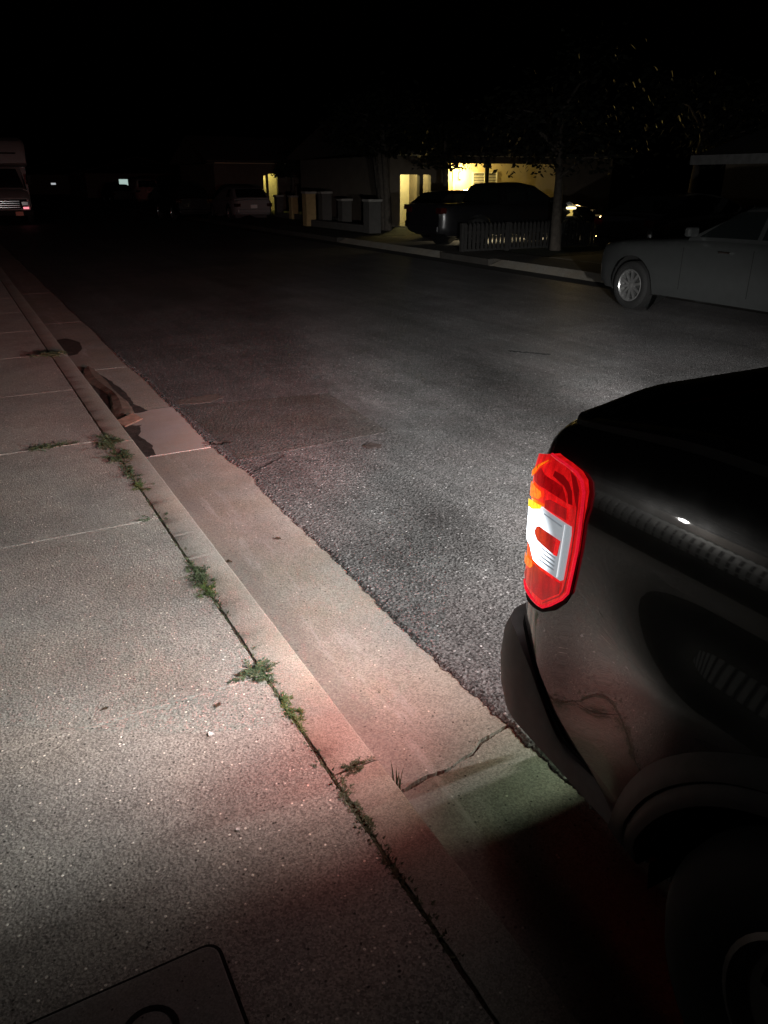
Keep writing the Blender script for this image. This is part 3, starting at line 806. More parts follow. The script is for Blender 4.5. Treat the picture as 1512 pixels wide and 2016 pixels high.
# ------------------------------------------------------------------ motorhome on our side, nose towards us
def motorhome():
    root = empty('motorhome', (2.5, 39.0, .012), math.pi, 'white motorhome with an over-cab bunk at the left edge, facing us', 'motorhome')
    # local y grows towards the nose (world -y); nose at y=0, house body behind
    W = 1.18
    hb = MB()
    rs = []
    for y, z0, z1 in ((-6.4, .55, 3.3), (-6.3, .5, 3.38), (-1.6, .5, 3.42)):
        rs.append([(-W, y, z0), (W, y, z0), (W, y, z1 - .12), (W - .12, y, z1), (-W + .12, y, z1), (-W, y, z1 - .12)])
    hb.rings(rs, True, True, True)
    hb.build('coach_body', M['rv'], root, smooth=True, angle=30)
    bk = MB(); rs = []
    for y, z0, z1, w in ((-1.62, 2.28, 3.44, W), (-.75, 2.30, 3.42, W), (-.25, 2.32, 3.26, W * .985), (-.02, 2.36, 3.0, W * .96), (.06, 2.42, 2.75, W * .93)):
        rs.append([(-w, y, z0), (w, y, z0), (w, y, z1 - .14), (w - .16, y, z1), (-w + .16, y, z1), (-w, y, z1 - .14)])
    bk.rings(rs, True, True, True)
    b_ = bk.build('over_cab_bunk', M['rv'], root, smooth=True, angle=30)
    bw = MB(); bw.box(-.75, .55, .03, .055, 2.72, 2.82); bw.build('bunk_window', M['glass'], root)
    cb = MB(); rs = []
    for y, z0, z1, w in ((-1.7, .5, 2.27, 1.0), (-.75, .5, 2.24, .98), (-.02, .5, 1.42, .97), (.05, .5, 1.38, .97)):
        rs.append([(-w, y, z0), (w, y, z0), (w, y, 1.35), (w * .9, y, z1), (-w * .9, y, z1), (-w, y, 1.35)])
    cb.rings(rs, True, True, True)
    for y0, z1, w in ((.05, 1.38, .97),):
        cb.rings([[(-.97, .05, .5), (.97, .05, .5), (.97, .05, 1.3), (.8, .05, 1.38), (-.8, .05, 1.38), (-.97, .05, 1.3)],
                  [(-.95, .75, .5), (.95, .75, .5), (.95, .75, 1.12), (.78, .75, 1.2), (-.78, .75, 1.2), (-.95, .75, 1.12)],
                  [(-.9, .9, .55), (.9, .9, .55), (.9, .9, 1.0), (.75, .9, 1.05), (-.75, .9, 1.05), (-.9, .9, 1.0)]], True, False, True)
    cb.build('cab', M['rv'], root, smooth=True, angle=30)
    ws = MB()
    ws.quad([(-.86, .0, 1.45), (.86, .0, 1.45), (.7, -.68, 2.2), (-.7, -.68, 2.2)])
    ws.build('windscreen', M['glass'], root)
    gr = MB(); gr.box(-.8, .8, .885, .93, .62, 1.0); g_ = gr.build('grille', M['dark_plastic'], root, bevel=.02)
    for k in range(4):
        s = MB(); s.box(-.5, .5, .925, .945, .68 + k * .08, .695 + k * .08); s.build('grille_bar', M['chrome'], root)
    for s in (-1, 1):
        h = MB(); h.box(s * .56, s * .86, .9, .96, .74, .93); h.build('headlight', M['chrome'], root, bevel=.03)
        h = MB(); h.box(s * .62, s * .84, .92, .965, .62, .70); h.build('marker_glint', emis('marker_glow', (1, .25, .3), 1.3), root, bevel=.01)  # reflected red glint put in as a glowing block
        m = MB(); m.box(s * 1.02, s * 1.2, .1, .18, 1.55, 1.95); m.build('mirror', M['dark_plastic'], root, bevel=.02)
    bp = MB(); bp.box(-1.0, 1.0, .86, 1.02, .36, .58); bp.build('front_bumper', M['dark_plastic'], root, bevel=.03)
    p = MB(); p.box(-.58, -.28, 1.021, 1.035, .36, .52); p.build('licence_plate', M['plate_o'], root)
    first = None
    for y in (.15, -4.6):
        for s in (-1, 1):
            q = add_wheel(root, first, .38, .24, .22, 8, (s * .88, y, .38), s > 0)
            if first is None: first = q
motorhome()

# ------------------------------------------------------------------ the pickup truck beside us
XS = 1.08                         # its kerb-side flank
XC = XS + .93                     # centre line
CX, CY, RX, RY = XS + .12, 1.20, .12, .16
def plan_half():
    """kerb-side plan line of the bed, from its front end round the corner to the centre of the tailgate: (x, y, nx, ny)"""
    P = []
    for y in frange(-1.0, CY, .02): P.append((XS, y, -1, 0))
    for k in range(1, 19):
        a = math.pi / 2 * k / 18
        nx, ny = -math.cos(a) / RX, math.sin(a) / RY
        d = math.hypot(nx, ny)
        P.append((CX - RX * math.cos(a), CY + RY * math.sin(a), nx / d, ny / d))
    for x in frange(CX, XC, .06)[1:]: P.append((x, CY + RY, 0, 1))
    return P
PL = plan_half()
S_ = [0]
for a, b in zip(PL, PL[1:]): S_.append(S_[-1] + math.hypot(b[0] - a[0], b[1] - a[1]))
def smooth(a, b, x):
    t = max(0, min(1, (x - a) / (b - a))); return t * t * (3 - 2 * t)
def swell(y, z):
    """the flank swells out over the wheel below a falling shoulder line"""
    return .05 * smooth(1.12, .74, y) * smooth(1.06, .82, z) * smooth(-.9, -.2, y)
def plan_at(s):
    for i in range(len(S_) - 1):
        if s <= S_[i + 1]:
            t = (s - S_[i]) / (S_[i + 1] - S_[i]); a, b = PL[i], PL[i + 1]
            v = [a[j] + (b[j] - a[j]) * t for j in range(4)]
            d = math.hypot(v[2], v[3]); return v[0], v[1], v[2] / d, v[3] / d
    return PL[-1]
PROF = [(.05, .425), (.028, .435), (.012, .46), (.005, .50), (.002, .56), (0, .64), (0, .76), (0, .84), (0, .92), (0, .99), (.0, 1.04), (.0, 1.08), (.002, 1.10), (.006, 1.125), (.013, 1.15), (.021, 1.175), (.030, 1.20), (.042, 1.23), (.058, 1.26), (.08, 1.282), (.1, 1.292)]
# finer profile for a clean wheel arch
PF = []
for (d0, z0), (d1, z1) in zip(PROF, PROF[1:]):
    n = max(1, int((z1 - z0) / .02))
    for k in range(n): PF.append((d0 + (d1 - d0) * k / n, z0 + (z1 - z0) * k / n))
PF.append(PROF[-1])
WY, WZ, WR = .36, .38, .38      # rear wheel

truck = empty('pickup_truck', (XC, -1.0, 0), 0, 'dark grey pickup truck at the kerb with its red and white tail lamp lit', 'pickup truck')
def tb(mb, name, mat, smooth=False, angle=35, bevel=0, parent=None):
    o = mb.build(name, M[mat] if isinstance(mat, str) else mat, parent or truck, smooth, angle, bevel)
    if parent is None or parent is truck:
        o.location = (-XC, 1.0, 0)
    return o
def mirror_x(mb):
    geom = bmesh.ops.duplicate(mb.bm, geom=mb.bm.verts[:] + mb.bm.edges[:] + mb.bm.faces[:])['geom']
    for v in geom:
        if isinstance(v, bmesh.types.BMVert): v.co.x = 2 * XC - v.co.x
S_APEX = next(q for q, p_ in zip(S_, PL) if p_[3] > p_[2] * -1)
def sag(s_, z):
    """the top of the rear corner is rounded down"""
    w_ = smooth(.34, .0, abs(s_ - S_APEX)) if s_ > S_APEX else smooth(.5, 0, abs(s_ - S_APEX))
    return z - .042 * w_ * max(0, z - 1.2) / .1
sk = MB()
sk.rings([[(x - nx * d + (-swell(y, z) if nx == -1 else 0), y - ny * d, sag(q, z)) for d, z in PF] for q, (x, y, nx, ny) in zip(S_, PL)], close=False)
cut_arches(sk.bm, [(WY, WZ, .455)], lambda v: v.co.x < XS + .09 and v.co.y < CY)
mirror_x(sk)
tb(sk, 'bed', 'truck', True, 60)
# flared lip of the arch
for s in (0, 1):
    fl = MB(); rs = []
    for k in range(49):
        a = R(-14 + 208 * k / 48)
        ca, sa = math.cos(a), math.sin(a)
        row = []
        for r, o in ((.540, .001), (.530, .005), (.518, .011), (.504, .016), (.492, .019), (.486, .014), (.479, .018), (.464, .023), (.450, .025), (.444, .014), (.444, -.10)):
            row.append((-swell(WY + r * ca, WZ + r * sa) + XS - o * min(1, max(.05, (WZ + r * sa - .43) / .08)) if o > 0 else XS - o, WY + r * ca, max(.43, WZ + r * sa)))
        rs.append(row)
    fl.rings(rs, close=False)
    if s:
        for v in fl.bm.verts: v.co.x = 2 * XC - v.co.x
    tb(fl, 'wheel_arch_flare', 'flare', True, 30)
# tub, tonneau cover, underbody
tn = MB(); tn.box(XS + .15, 2 * XC - XS - .15, -.98, CY + RY - .15, 1.242, 1.27)
for i in range(7): tn.box(XS + .14, 2 * XC - XS - .14, -.9 + i * .3, -.885 + i * .3, 1.27, 1.277)
tb(tn, 'tonneau_cover', 'dark_plastic', bevel=.006)
tr = MB()
pts = [(x - nx * .1, y - ny * .1, nx, ny, q) for q, (x, y, nx, ny) in zip(S_, PL)]
tr.rings([[(x_, y_, sag(q, z_)) for x_, y_, z_ in row] for q, row in ((q, [(x + nx * .022, y + ny * .022, 1.283), (x + nx * .02, y + ny * .02, 1.302), (x, y, 1.309), (x - nx * .05, y - ny * .05, 1.307), (x - nx * .055, y - ny * .055, 1.275)]) for x, y, nx, ny, q in pts)], close=False)
mirror_x(tr)
tb(tr, 'bed_rail_cap', 'dark_plastic', True, 40)
ub = MB()
ub.box(XS + .12, 2 * XC - XS - .12, -1.0, 1.25, .55, .62)
ub.box(XS + .45, XS + .55, -4.4, 1.22, .38, .52); ub.box(2 * XC - XS - .55, 2 * XC - XS - .45, -4.4, 1.22, .38, .52)
tb(ub, 'chassis', 'black')
for sx in (XS + .02, 2 * XC - XS - .34):
    hs = MB()
    hs.rings([[(sx, WY + .455 * math.cos(R(a)), WZ + .455 * math.sin(R(a))), (sx + .32, WY + .455 * math.cos(R(a)), WZ + .455 * math.sin(R(a)))] for a in range(-10, 191, 8)], close=False)
    tb(hs, 'wheel_housing', 'black', True)
ax = MB(); ax.tube([(XS + .15, WY, WZ), (2 * XC - XS - .15, WY, WZ)], .06, 12); tb(ax, 'axle', 'black')
# bumper: wraps the corner, its top edge falling away forwards along the flank
bp = MB()
def bump_top(side):
    k = min(1, side / .53)
    return .715 - .205 * (k * k * (3 - 2 * k)) ** .8 - .02 * max(0, side - .53)
def bump_ring(x, y, nx, ny, z0, z1, out):
    H = z1 - z0
    pr = [(-.03, z0 + .0), (out * .75, z0 + .01), (out, z0 + H * .25), (out * 1.1, z0 + H * .5), (out, z0 + H * .8), (out * .7, z1 - .008), (-.02, z1), ]
    return [(x + nx * d, y + ny * d, z) for d, z in pr]
rs = []
for (x, y, nx, ny) in PL:
    if y < .80 and nx == -1: continue
    side = max(0, min(1, (1.30 - y) / .46)) if x < CX else 0
    f = 1 - side
    z1 = bump_top(side)
    z0 = .45 - .055 * side
    out = .016 + .045 * max(0, min(1, (ny - .1) / .8))
    rs.append(bump_ring(x, y, nx, ny, z0, z1, out))
bp.rings(rs, close=False)
mirror_x(bp)
tb(bp, 'rear_bumper', 'bumper', True, 50)
# dark seam between bed and bumper
sm = MB(); rs = []
for (x, y, nx, ny) in PL:
    if y < .80 and nx == -1: continue
    side = max(0, min(1, (1.30 - y) / .46)) if x < CX else 0
    z1 = bump_top(side)
    rs.append([(x + nx * .004, y + ny * .004, z1 - .006), (x + nx * .0025, y + ny * .0025, z1 + .005), (x - nx * .01, y - ny * .01, z1 + .008)])
sm.rings(rs, close=False); mirror_x(sm)
tb(sm, 'bumper_seam', 'black', True)
hb_ = MB(); hb_.box(XC - .56, XC + .56, 1.375, 1.395, .28, .455); hb_.box(XC - .03, XC + .03, 1.398, 1.47, .36, .42)  # long bar is added unseen to block the under-bumper lamp's light
tb(hb_, 'light_cut_bar', 'black', bevel=.006)
# tailgate shut lines, handle
tg = MB()
tg.box(XC - .68, XC + .68, CY + RY + .001, CY + RY + .012, .76, 1.24)
tb(tg, 'tailgate', 'truck', bevel=.008)
hd = MB(); hd.box(XC - .13, XC + .13, CY + RY + .013, CY + RY + .03, 1.08, 1.16); tb(hd, 'tailgate_handle', 'dark_plastic', bevel=.01)
lp = MB(); lp.box(XC - .155, XC + .155, CY + RY + .105, CY + RY + .115, .52, .67); tb(lp, 'licence_plate', 'plate')

# wheels
def truck_wheels():
    first = None
    for y in (WY, -2.86):
        for s in (0, 1):
            x = XS - .045 + .125 if not s else 2 * XC - XS + .045 - .125
            p = add_wheel(truck, first, WR, .25, .212, 6, (x - XC, y + 1.0, WZ), bool(s), 'steel', 'steel', ang=R(37))
            if first is None: first = p
truck_wheels()

# cab and nose (beside and behind the camera)
def truck_cab():
    rs = []
    ysn = frange(-4.0, -1.06, .07)
    lower = MB()
    topl = [(-4.0, .85), (-3.92, 1.0), (-3.6, 1.08), (-2.75, 1.14), (-2.6, 1.16), (-1.06, 1.18)]
    for y in ysn:
        zt = lerp(topl, y); e = (y + 4.0)
        h = .93 * (.8 + .2 * math.sqrt(max(0, 1 - (1 - min(1, e / .6)) ** 2)))
        half = [(0, .42), (h * .86, .42), (h * .95, .47), (h * .985, .6), (h, .75), (h, .9), (h * .995, zt - .12), (h * .97, zt - .04), (h * .92, zt), (h * .5, zt + .02), (0, zt + .025)]
        rs.append([(x, y, z) for x, z in half] + [(-x, y, z) for x, z in half[-2:0:-1]])
    lower.rings(rs, True, True, True)
    cut_arches(lower.bm, [(-2.86, WZ, .455)], lambda v: abs(v.co.x) > .7)
    for v in lower.bm.verts: v.co.x += XC
    tb(lower, 'body', 'truck', True, 35)
    c = MB(); rs = []
    roof = [(-2.75, 1.15), (-2.0, 1.74), (-1.7, 1.79), (-1.25, 1.78), (-1.12, 1.70), (-1.08, 1.2)]
    def hwz(z): return .88 - .2 * (z - 1.15) / .64
    for y in sorted(set(frange(-2.75, -1.08, .06) + [p[0] for p in roof])):
        zr = lerp(roof, y)
        half = [(hwz(1.14), 1.14), (hwz((1.14 + zr) / 2), (1.14 + zr) / 2), (hwz(zr - .03), zr - .03), (hwz(zr) * .92, zr), (0, zr + .02)]
        rs.append([(XC + x, y, z) for x, z in half] + [(XC - x, y, z) for x, z in half[-2::-1]])
    c.rings(rs, True, True, True)
    tb(c, 'cabin', 'truck', True, 35)
    for s in (-1, 1):
        for poly in ([(-2.45, 1.2), (-1.85, 1.2), (-1.85, 1.68), (-2.02, 1.66)], [(-1.78, 1.2), (-1.2, 1.2), (-1.24, 1.66), (-1.78, 1.68)]):
            w = MB(); w.quad([(XC + s * (hwz(z) + .005), y, z) for y, z in poly]); tb(w, 'side_window', 'glass')
        w = MB(); w.box(XC + s * .92, XC + s * 1.10, -2.55, -2.47, 1.2, 1.36); tb(w, 'mirror', 'dark_plastic', bevel=.02)
        for y in (-1.9, -1.2):
            w = MB(); w.box(XC + s * .925, XC + s * .955, y - .1, y + .1, 1.02, 1.045); tb(w, 'door_handle', 'dark_plastic', bevel=.006)
        w = MB(); w.box(XC + s * .55, XC + s * .80, -4.03, -3.85, .82, .98); tb(w, 'headlight', 'clear', bevel=.02)
    w = MB(); w.quad([(XC - .74, -2.72, 1.2), (XC + .74, -2.72, 1.2), (XC + .62, -2.05, 1.73), (XC - .62, -2.05, 1.73)]); tb(w, 'windscreen', 'glass')
    w = MB(); w.quad([(XC - .7, -1.068, 1.3), (XC + .7, -1.068, 1.3), (XC + .6, -1.105, 1.68), (XC - .6, -1.105, 1.68)]); tb(w, 'rear_window', 'glass')
    w = MB(); w.box(XC - .5, XC + .5, -4.04, -3.95, .72, .98); tb(w, 'grille', 'dark_plastic', bevel=.02)
    w = MB(); w.box(XC - .88, XC + .88, -4.10, -3.9, .42, .68); tb(w, 'front_bumper', 'bumper', bevel=.05)
truck_cab()

# ---- tail lamps: curved lenses laid on the corner of the bed
H_, F_, PX, PY = 1.75, 1510.0, 756.0, 1008.0
PITCH = R(23.386); YAW = R(28.305)
def ray(px, py):
    r = px - PX; u = PY - py
    F = F_ * math.cos(PITCH) + u * math.sin(PITCH); U = u * math.cos(PITCH) - F_ * math.sin(PITCH)
    yw = F * math.cos(YAW) - r * math.sin(YAW); xw = F * math.sin(YAW) + r * math.cos(YAW)
    return xw, yw, U
S0 = next(s for s, p in zip(S_, PL) if p[1] > .95)
samples = []
s = S0
while s < S0 + .62:
    x, y, nx, ny = plan_at(s); samples.append((s, x + nx * .009, y + ny * .009)); s += .002
az_tab = [(s, math.atan2(x, y), math.hypot(x, y)) for s, x, y in samples]
i_tan = min(range(len(az_tab)), key=lambda i: az_tab[i][1])
S_TAN = az_tab[i_tan][0]
def to_sz(px, py):
    """where a line of sight meets the lens surface, in lens coordinates (length round the corner, height)"""
    xw, yw, U = ray(px, py)
    az = math.atan2(xw, yw)
    best = min(az_tab[:i_tan + 1], key=lambda q: abs(q[1] - az))
    return best[0], H_ + U * best[2] / math.hypot(xw, yw)
def Z6(pts): return [to_sz(1020 + x / 6.107, 880 + y / 6.107) for x, y in pts]
SEND = S_TAN + .11
def patch(poly, d, back=None, step=.012):
    """solid-looking curved panel with outline poly in (s,z), standing d proud of the bed"""
    bm = bmesh.new()
    vs = [bm.verts.new((s, z, 0)) for s, z in poly]
    bm.faces.new(vs)
    bmesh.ops.triangulate(bm, faces=bm.faces[:])
    lo = [min(p[i] for p in poly) for i in (0, 1)]; hi = [max(p[i] for p in poly) for i in (0, 1)]
    for ax_, no in ((0, (1, 0, 0)), (1, (0, 1, 0))):
        st = step if ax_ == 0 else .05
        v = lo[ax_] + st
        while v < hi[ax_]:
            c = [0, 0, 0]; c[ax_] = v
            bmesh.ops.bisect_plane(bm, geom=bm.verts[:] + bm.edges[:] + bm.faces[:], plane_co=c, plane_no=no)
            v += st
    if back is not None:
        ret = bmesh.ops.extrude_face_region(bm, geom=bm.faces[:])
        new = {v for v in ret['geom'] if isinstance(v, bmesh.types.BMVert)}
    else: new = set(bm.verts)
    for v in bm.verts:
        x, y, nx, ny = plan_at(v.co.x)
        z = v.co.y
        dd = (d if v in new else back) - (.0 if z < 1.12 else (z - 1.12) * .2)
        v.co = Vector((x + nx * dd, y + ny * dd, z))
    mb = MB(); mb.bm.free(); mb.bm = bm
    return mb
def shrink(poly, k):
    cx_ = sum(p[0] for p in poly) / len(poly); cz = sum(p[1] for p in poly) / len(poly)
    return [(cx_ + (x - cx_) * (1 - k / max(.02, abs(x - cx_))) if abs(x - cx_) > .02 else x, cz + (z - cz) * (1 - k / max(.02, abs(z - cz))) if abs(z - cz) > .02 else z) for x, z in poly]

outer_vis = Z6([(335, 95), (500, 215), (640, 320), (720, 420), (765, 560), (768, 730), (740, 980), (700, 1250), (640, 1560), (590, 1760), (520, 1830), (380, 1900), (290, 1925)])
zt_, zb_ = outer_vis[0][1], outer_vis[-1][1]
wrap = [(S_TAN + .02, zb_ + .02), (S_TAN + .07, zb_ + .06), (SEND, zb_ + .10), (SEND, zt_ - .13), (S_TAN + .07, zt_ - .075), (S_TAN + .03, zt_ - .038)]
outer = outer_vis + wrap

def lens_mat(name, c, es, vary=.35, sc=70, stretch=(1, 1, .3)):
    """lit lens with moulded optics: the glow varies over small facets"""
    m, nt, b = newmat(name)
    N, L = nt.nodes, nt.links
    tc = N.new('ShaderNodeTexCoord'); mp = N.new('ShaderNodeMapping'); mp.inputs['Scale'].default_value = stretch
    L.new(tc.outputs['Object'], mp.inputs['Vector'])
    n = N.new('ShaderNodeTexNoise'); n.inputs['Scale'].default_value = sc; n.inputs['Detail'].default_value = 3
    L.new(mp.outputs[0], n.inputs['Vector'])
    v = N.new('ShaderNodeTexVoronoi'); v.inputs['Scale'].default_value = 260; L.new(tc.outputs['Object'], v.inputs['Vector'])
    r = N.new('ShaderNodeMapRange'); r.inputs[1].default_value = .3; r.inputs[2].default_value = .7; r.inputs[3].default_value = es * (1 - vary); r.inputs[4].default_value = es * (1 + vary)
    L.new(n.outputs['Fac'], r.inputs[0])
    r2 = N.new('ShaderNodeMapRange'); r2.inputs[1].default_value = 0; r2.inputs[2].default_value = .6; r2.inputs[3].default_value = 1.12; r2.inputs[4].default_value = .85
    L.new(v.outputs['Distance'], r2.inputs[0])
    mu = N.new('ShaderNodeMath'); mu.operation = 'MULTIPLY'; L.new(r.outputs[0], mu.inputs[0]); L.new(r2.outputs[0], mu.inputs[1])
    L.new(mu.outputs[0], b.inputs['Emission Strength'])
    bx, by, _, _ = plan_at(S_TAN - .01)
    dv = N.new('ShaderNodeVectorMath'); dv.operation = 'DISTANCE'; dv.inputs[1].default_value = (bx, by, .985)
    L.new(tc.outputs['Object'], dv.inputs[0])
    r3 = N.new('ShaderNodeMapRange'); r3.interpolation_type = 'SMOOTHSTEP'
    r3.inputs[1].default_value = .05; r3.inputs[2].default_value = .24; r3.inputs[3].default_value = 1.75; r3.inputs[4].default_value = .72
    L.new(dv.outputs['Value'], r3.inputs[0])
    m3 = N.new('ShaderNodeMath'); m3.operation = 'MULTIPLY'; L.new(mu.outputs[0], m3.inputs[0]); L.new(r3.outputs[0], m3.inputs[1])
    L.new(m3.outputs[0], b.inputs['Emission Strength'])
    r4 = N.new('ShaderNodeMapRange'); r4.inputs[1].default_value = .06; r4.inputs[2].default_value = .15; r4.inputs[3].default_value = .55; r4.inputs[4].default_value = 0
    L.new(dv.outputs['Value'], r4.inputs[0])
    mc = N.new('ShaderNodeMix'); mc.data_type = 'RGBA'; L.new(r4.outputs[0], mc.inputs[0])
    mc.inputs[6].default_value = (*c, 1); mc.inputs[7].default_value = (1, max(c[1], .16), .01, 1)
    L.new(mc.outputs[2], b.inputs['Emission Color'])
    b.inputs['Base Color'].default_value = (.08 * c[0], .08 * c[1], .08 * c[2], 1)
    b.inputs['Roughness'].default_value = .1
    return m
red_hot = lens_mat('tail_red', (1, .010, .012), .8, .3)
red_rim = lens_mat('tail_rim_red', (1, .012, .035), .95, .12)
red_mid = lens_mat('tail_red_mid', (.75, .005, .009), .5, .45, 45)
red_dark = plain('tail_red_dark', (.12, .004, .006), .15, emit=(.5, .003, .006), es=.32)
amber = lens_mat('tail_amber', (1, .17, .004), 1.05, .5, 90, (1, 1, 1))
yellow = lens_mat('tail_yellow', (1, .6, .01), 1.2, .5, 90, (1, 1, 1))
def lens_clear():
    """clear reversing lens: white where the bulb sits behind it, dimmer away from it"""
    m, nt, b = newmat('reverse_lens')
    N, L = nt.nodes, nt.links
    b.inputs['Roughness'].default_value = .12
    b.inputs['Base Color'].default_value = (.25, .27, .3, 1)
    geo = N.new('ShaderNodeTexCoord')
    bx, by, _, _ = plan_at(S_TAN - .015)
    d = N.new('ShaderNodeVectorMath'); d.operation = 'DISTANCE'
    d.inputs[1].default_value = (bx, by, .975)
    L.new(geo.outputs['Object'], d.inputs[0])
    r = N.new('ShaderNodeMapRange'); r.interpolation_type = 'SMOOTHSTEP'
    r.inputs[1].default_value = .072; r.inputs[2].default_value = .15; r.inputs[3].default_value = 5; r.inputs[4].default_value = .33
    L.new(d.outputs['Value'], r.inputs[0])
    b.inputs['Emission Color'].default_value = (.86, .93, 1, 1)
    L.new(r.outputs[0], b.inputs['Emission Strength'])
    return m
M['reverse'] = lens_clear()
ribs = plain('lens_rib', (.25, .26, .28), .2, emit=(.55, .62, .7), es=.25)
brightrib = emis('lens_bright_rib', (.95, .97, 1), .85)

def tail_lamp(mirror):
    lamp = empty('tail_lamp', (-XC, 1.0, 0)); lamp.parent = truck
    def add(name, mb, mat):
        if mirror:
            for v in mb.bm.verts: v.co.x = 2 * XC - v.co.x
        o = mb.build(name, mat, lamp, True, 30)
        return o
    gask = [(s, z) for s, z in Z6([(335, 110), (630, 325), (765, 560), (772, 740), (745, 1000), (705, 1260), (645, 1600), (605, 1790), (540, 1890), (420, 1975), (270, 1995), (180, 1950)])] + [(S_TAN + .02, zb_ - .04), (SEND + .005, zb_ - .01), (SEND + .005, zt_ - .14), (S_TAN + .03, zt_ - .05)]
    add('gasket', patch(gask, .003), M['black'])
    add('lens', patch(outer, .009, -.012), red_hot)
    # bright outline of the lens
    ring = MB()
    vis = Z6([(335, 95), (500, 215), (640, 320), (720, 420), (765, 560), (768, 730), (740, 980), (700, 1250), (640, 1560), (590, 1760), (520, 1830), (380, 1900), (290, 1925), (230, 1890), (90, 1700), (32, 1560)])
    pts = []
    for s_, z_ in vis:
        x, y, nx, ny = plan_at(s_); dd = .010 - (0 if z_ < 1.12 else (z_ - 1.12) * .2)
        pts.append((x + nx * dd, y + ny * dd, z_))
    sub = []
    for a, b in zip(vis, vis[1:]):
        for k in range(5):
            t = k / 5; s_, z_ = a[0] + (b[0] - a[0]) * t, a[1] + (b[1] - a[1]) * t
            x, y, nx, ny = plan_at(s_); dd = .008 - (0 if z_ < 1.12 else (z_ - 1.12) * .2)
            sub.append((x + nx * dd, y + ny * dd, z_))
    ring.tube(sub, .0036, 8)
    add('lens_rim', ring, red_rim)
    def piece(name, pix, d, mat, extra=None):
        p = Z6(pix)
        if extra: p += extra
        add(name, patch(p, d - .0055), mat)
    piece('shadow_groove', [(590, 300), (660, 370), (720, 520), (728, 730), (700, 980), (660, 1250), (605, 1560), (560, 1740), (505, 1800), (300, 1880), (300, 1868), (495, 1785), (545, 1725), (588, 1550), (645, 1240), (685, 970), (712, 730), (702, 530), (645, 385)], .0165, red_dark)
    piece('upper_chamber', [(200, 330), (250, 240), (300, 330), (420, 410), (520, 480), (560, 560), (590, 670), (470, 590), (330, 500), (210, 420)], .0165, red_mid)
    piece('upper_recess', [(410, 290), (520, 350), (590, 430), (640, 540), (665, 700), (610, 680), (590, 560), (540, 470), (400, 350)], .017, red_dark)
    piece('side_marker', [(340, 640), (400, 630), (600, 740), (595, 880), (330, 730)], .0175, red_mid)
    piece('lower_chamber', [(60, 1500), (200, 1400), (430, 1590), (520, 1640), (500, 1760), (300, 1840), (120, 1660)], .0165, red_mid)
    wr_ = [(S_TAN + .06, 1.02), (S_TAN + .06, .90)]
    c0 = Z6([(110, 690), (300, 720), (590, 925), (648, 960), (640, 1060), (550, 1600), (520, 1605), (200, 1350), (160, 1170), (75, 1050)])
    c0 += [(S_TAN + .05, c0[-1][1]), (S_TAN + .05, c0[0][1])]
    add('reverse_lens', patch(c0, .0135, .009), M['reverse'])
    piece('inner_reflector', [(232, 1000), (255, 950), (295, 945), (495, 1092), (540, 1125), (500, 1305), (455, 1285), (262, 1110), (238, 1050)], .022, red_mid)
    piece('reflector_edge', [(495, 1092), (540, 1125), (500, 1305), (460, 1285)], .0235, red_hot)
    piece('lens_stripe', [(585, 925), (594, 932), (498, 1565), (486, 1555)], .021, brightrib)
    for k in range(4):
        o_ = k * 52
        piece('lens_rib', [(285 - k * 4, 1190 + o_), (292 - k * 4, 1180 + o_), (480 - k * 6, 1325 + o_ * .9), (472 - k * 6, 1342 + o_ * .9)], .021, ribs)
    piece('lens_rib', [(335, 800), (345, 790), (560, 945), (555, 960)], .021, ribs)
    piece('turn_lamp', [(125, 560), (130, 450), (190, 405), (205, 450), (290, 530), (298, 590), (265, 625), (190, 600)], .0185, amber)
    piece('turn_lamp', [(112, 650), (150, 610), (200, 640), (310, 700), (300, 740), (200, 745), (130, 690)], .0205, yellow)
    piece('turn_lamp', [(50, 1290), (75, 1230), (110, 1290), (185, 1370), (190, 1430), (160, 1450), (60, 1360)], .0185, amber)
    piece('turn_lamp', [(80, 1110), (105, 1105), (95, 1240), (75, 1230)], .0185, amber)
    piece('turn_lamp', [(185, 290), (225, 210), (330, 155), (325, 175), (245, 235), (205, 320), (185, 360)], .0185, amber)
tail_lamp(False)
tail_lamp(True)

# ------------------------------------------------------------------ far side: fences, pillars, trees, houses
def pillar(px0, px1, py_top, u, mat, label):
    w = .36
    return
PIL = [(14.43, 37.5, .33, .98, 'pillar_g', 'farthest low grey pillar, beside the pewter car'),
       (14.25, 35.2, .33, 1.0, 'pillar', 'low tan pillar second from the pewter car'),
       (12.55, 29.4, .40, 1.24, 'pillar', 'tallest tan pillar, brightest of the row of pillars'),
       (13.08, 29.1, .40, 1.24, 'pillar_g', 'tall grey pillar just right of the brightest tan one'),
       (13.45, 28.1, .40, 1.0, 'pillar_g', 'lower grey pillar between the tall grey one and the nearest one'),
       (12.66, 24.35, .44, 1.06, 'pillar_g', 'nearest grey pillar, just left of the tree trunks')]
for x, y, w, zt, mt, lab in PIL:
    root = empty('pillar', (x, y, .12), 0, lab, 'pillar', 'pillars of the front yard wall across the street')
    m = MB(); m.box(-w / 2, w / 2, -w / 2, w / 2, 0, zt - .08); m.build('shaft', M[mt], root, bevel=.01)
    m = MB(); m.box(-w / 2 - .04, w / 2 + .04, -w / 2 - .04, w / 2 + .04, zt - .08, zt); m.build('cap', M['cap_stone'], root, bevel=.015)
wl = MB()
wl.box(12.5, 12.72, 24.6, 29.15, .12, .36)
tag(wl.build('garden_wall', M['pillar_g'], bevel=.01), 'low grey wall running between the nearest and the tall pillars', 'wall')
wl = MB(); wl.box(14.2, 14.4, 30.5, 37.3, .12, .34)
tag(wl.build('garden_wall', M['pillar_g'], bevel=.01), 'low grey wall between the two far pillars', 'wall')

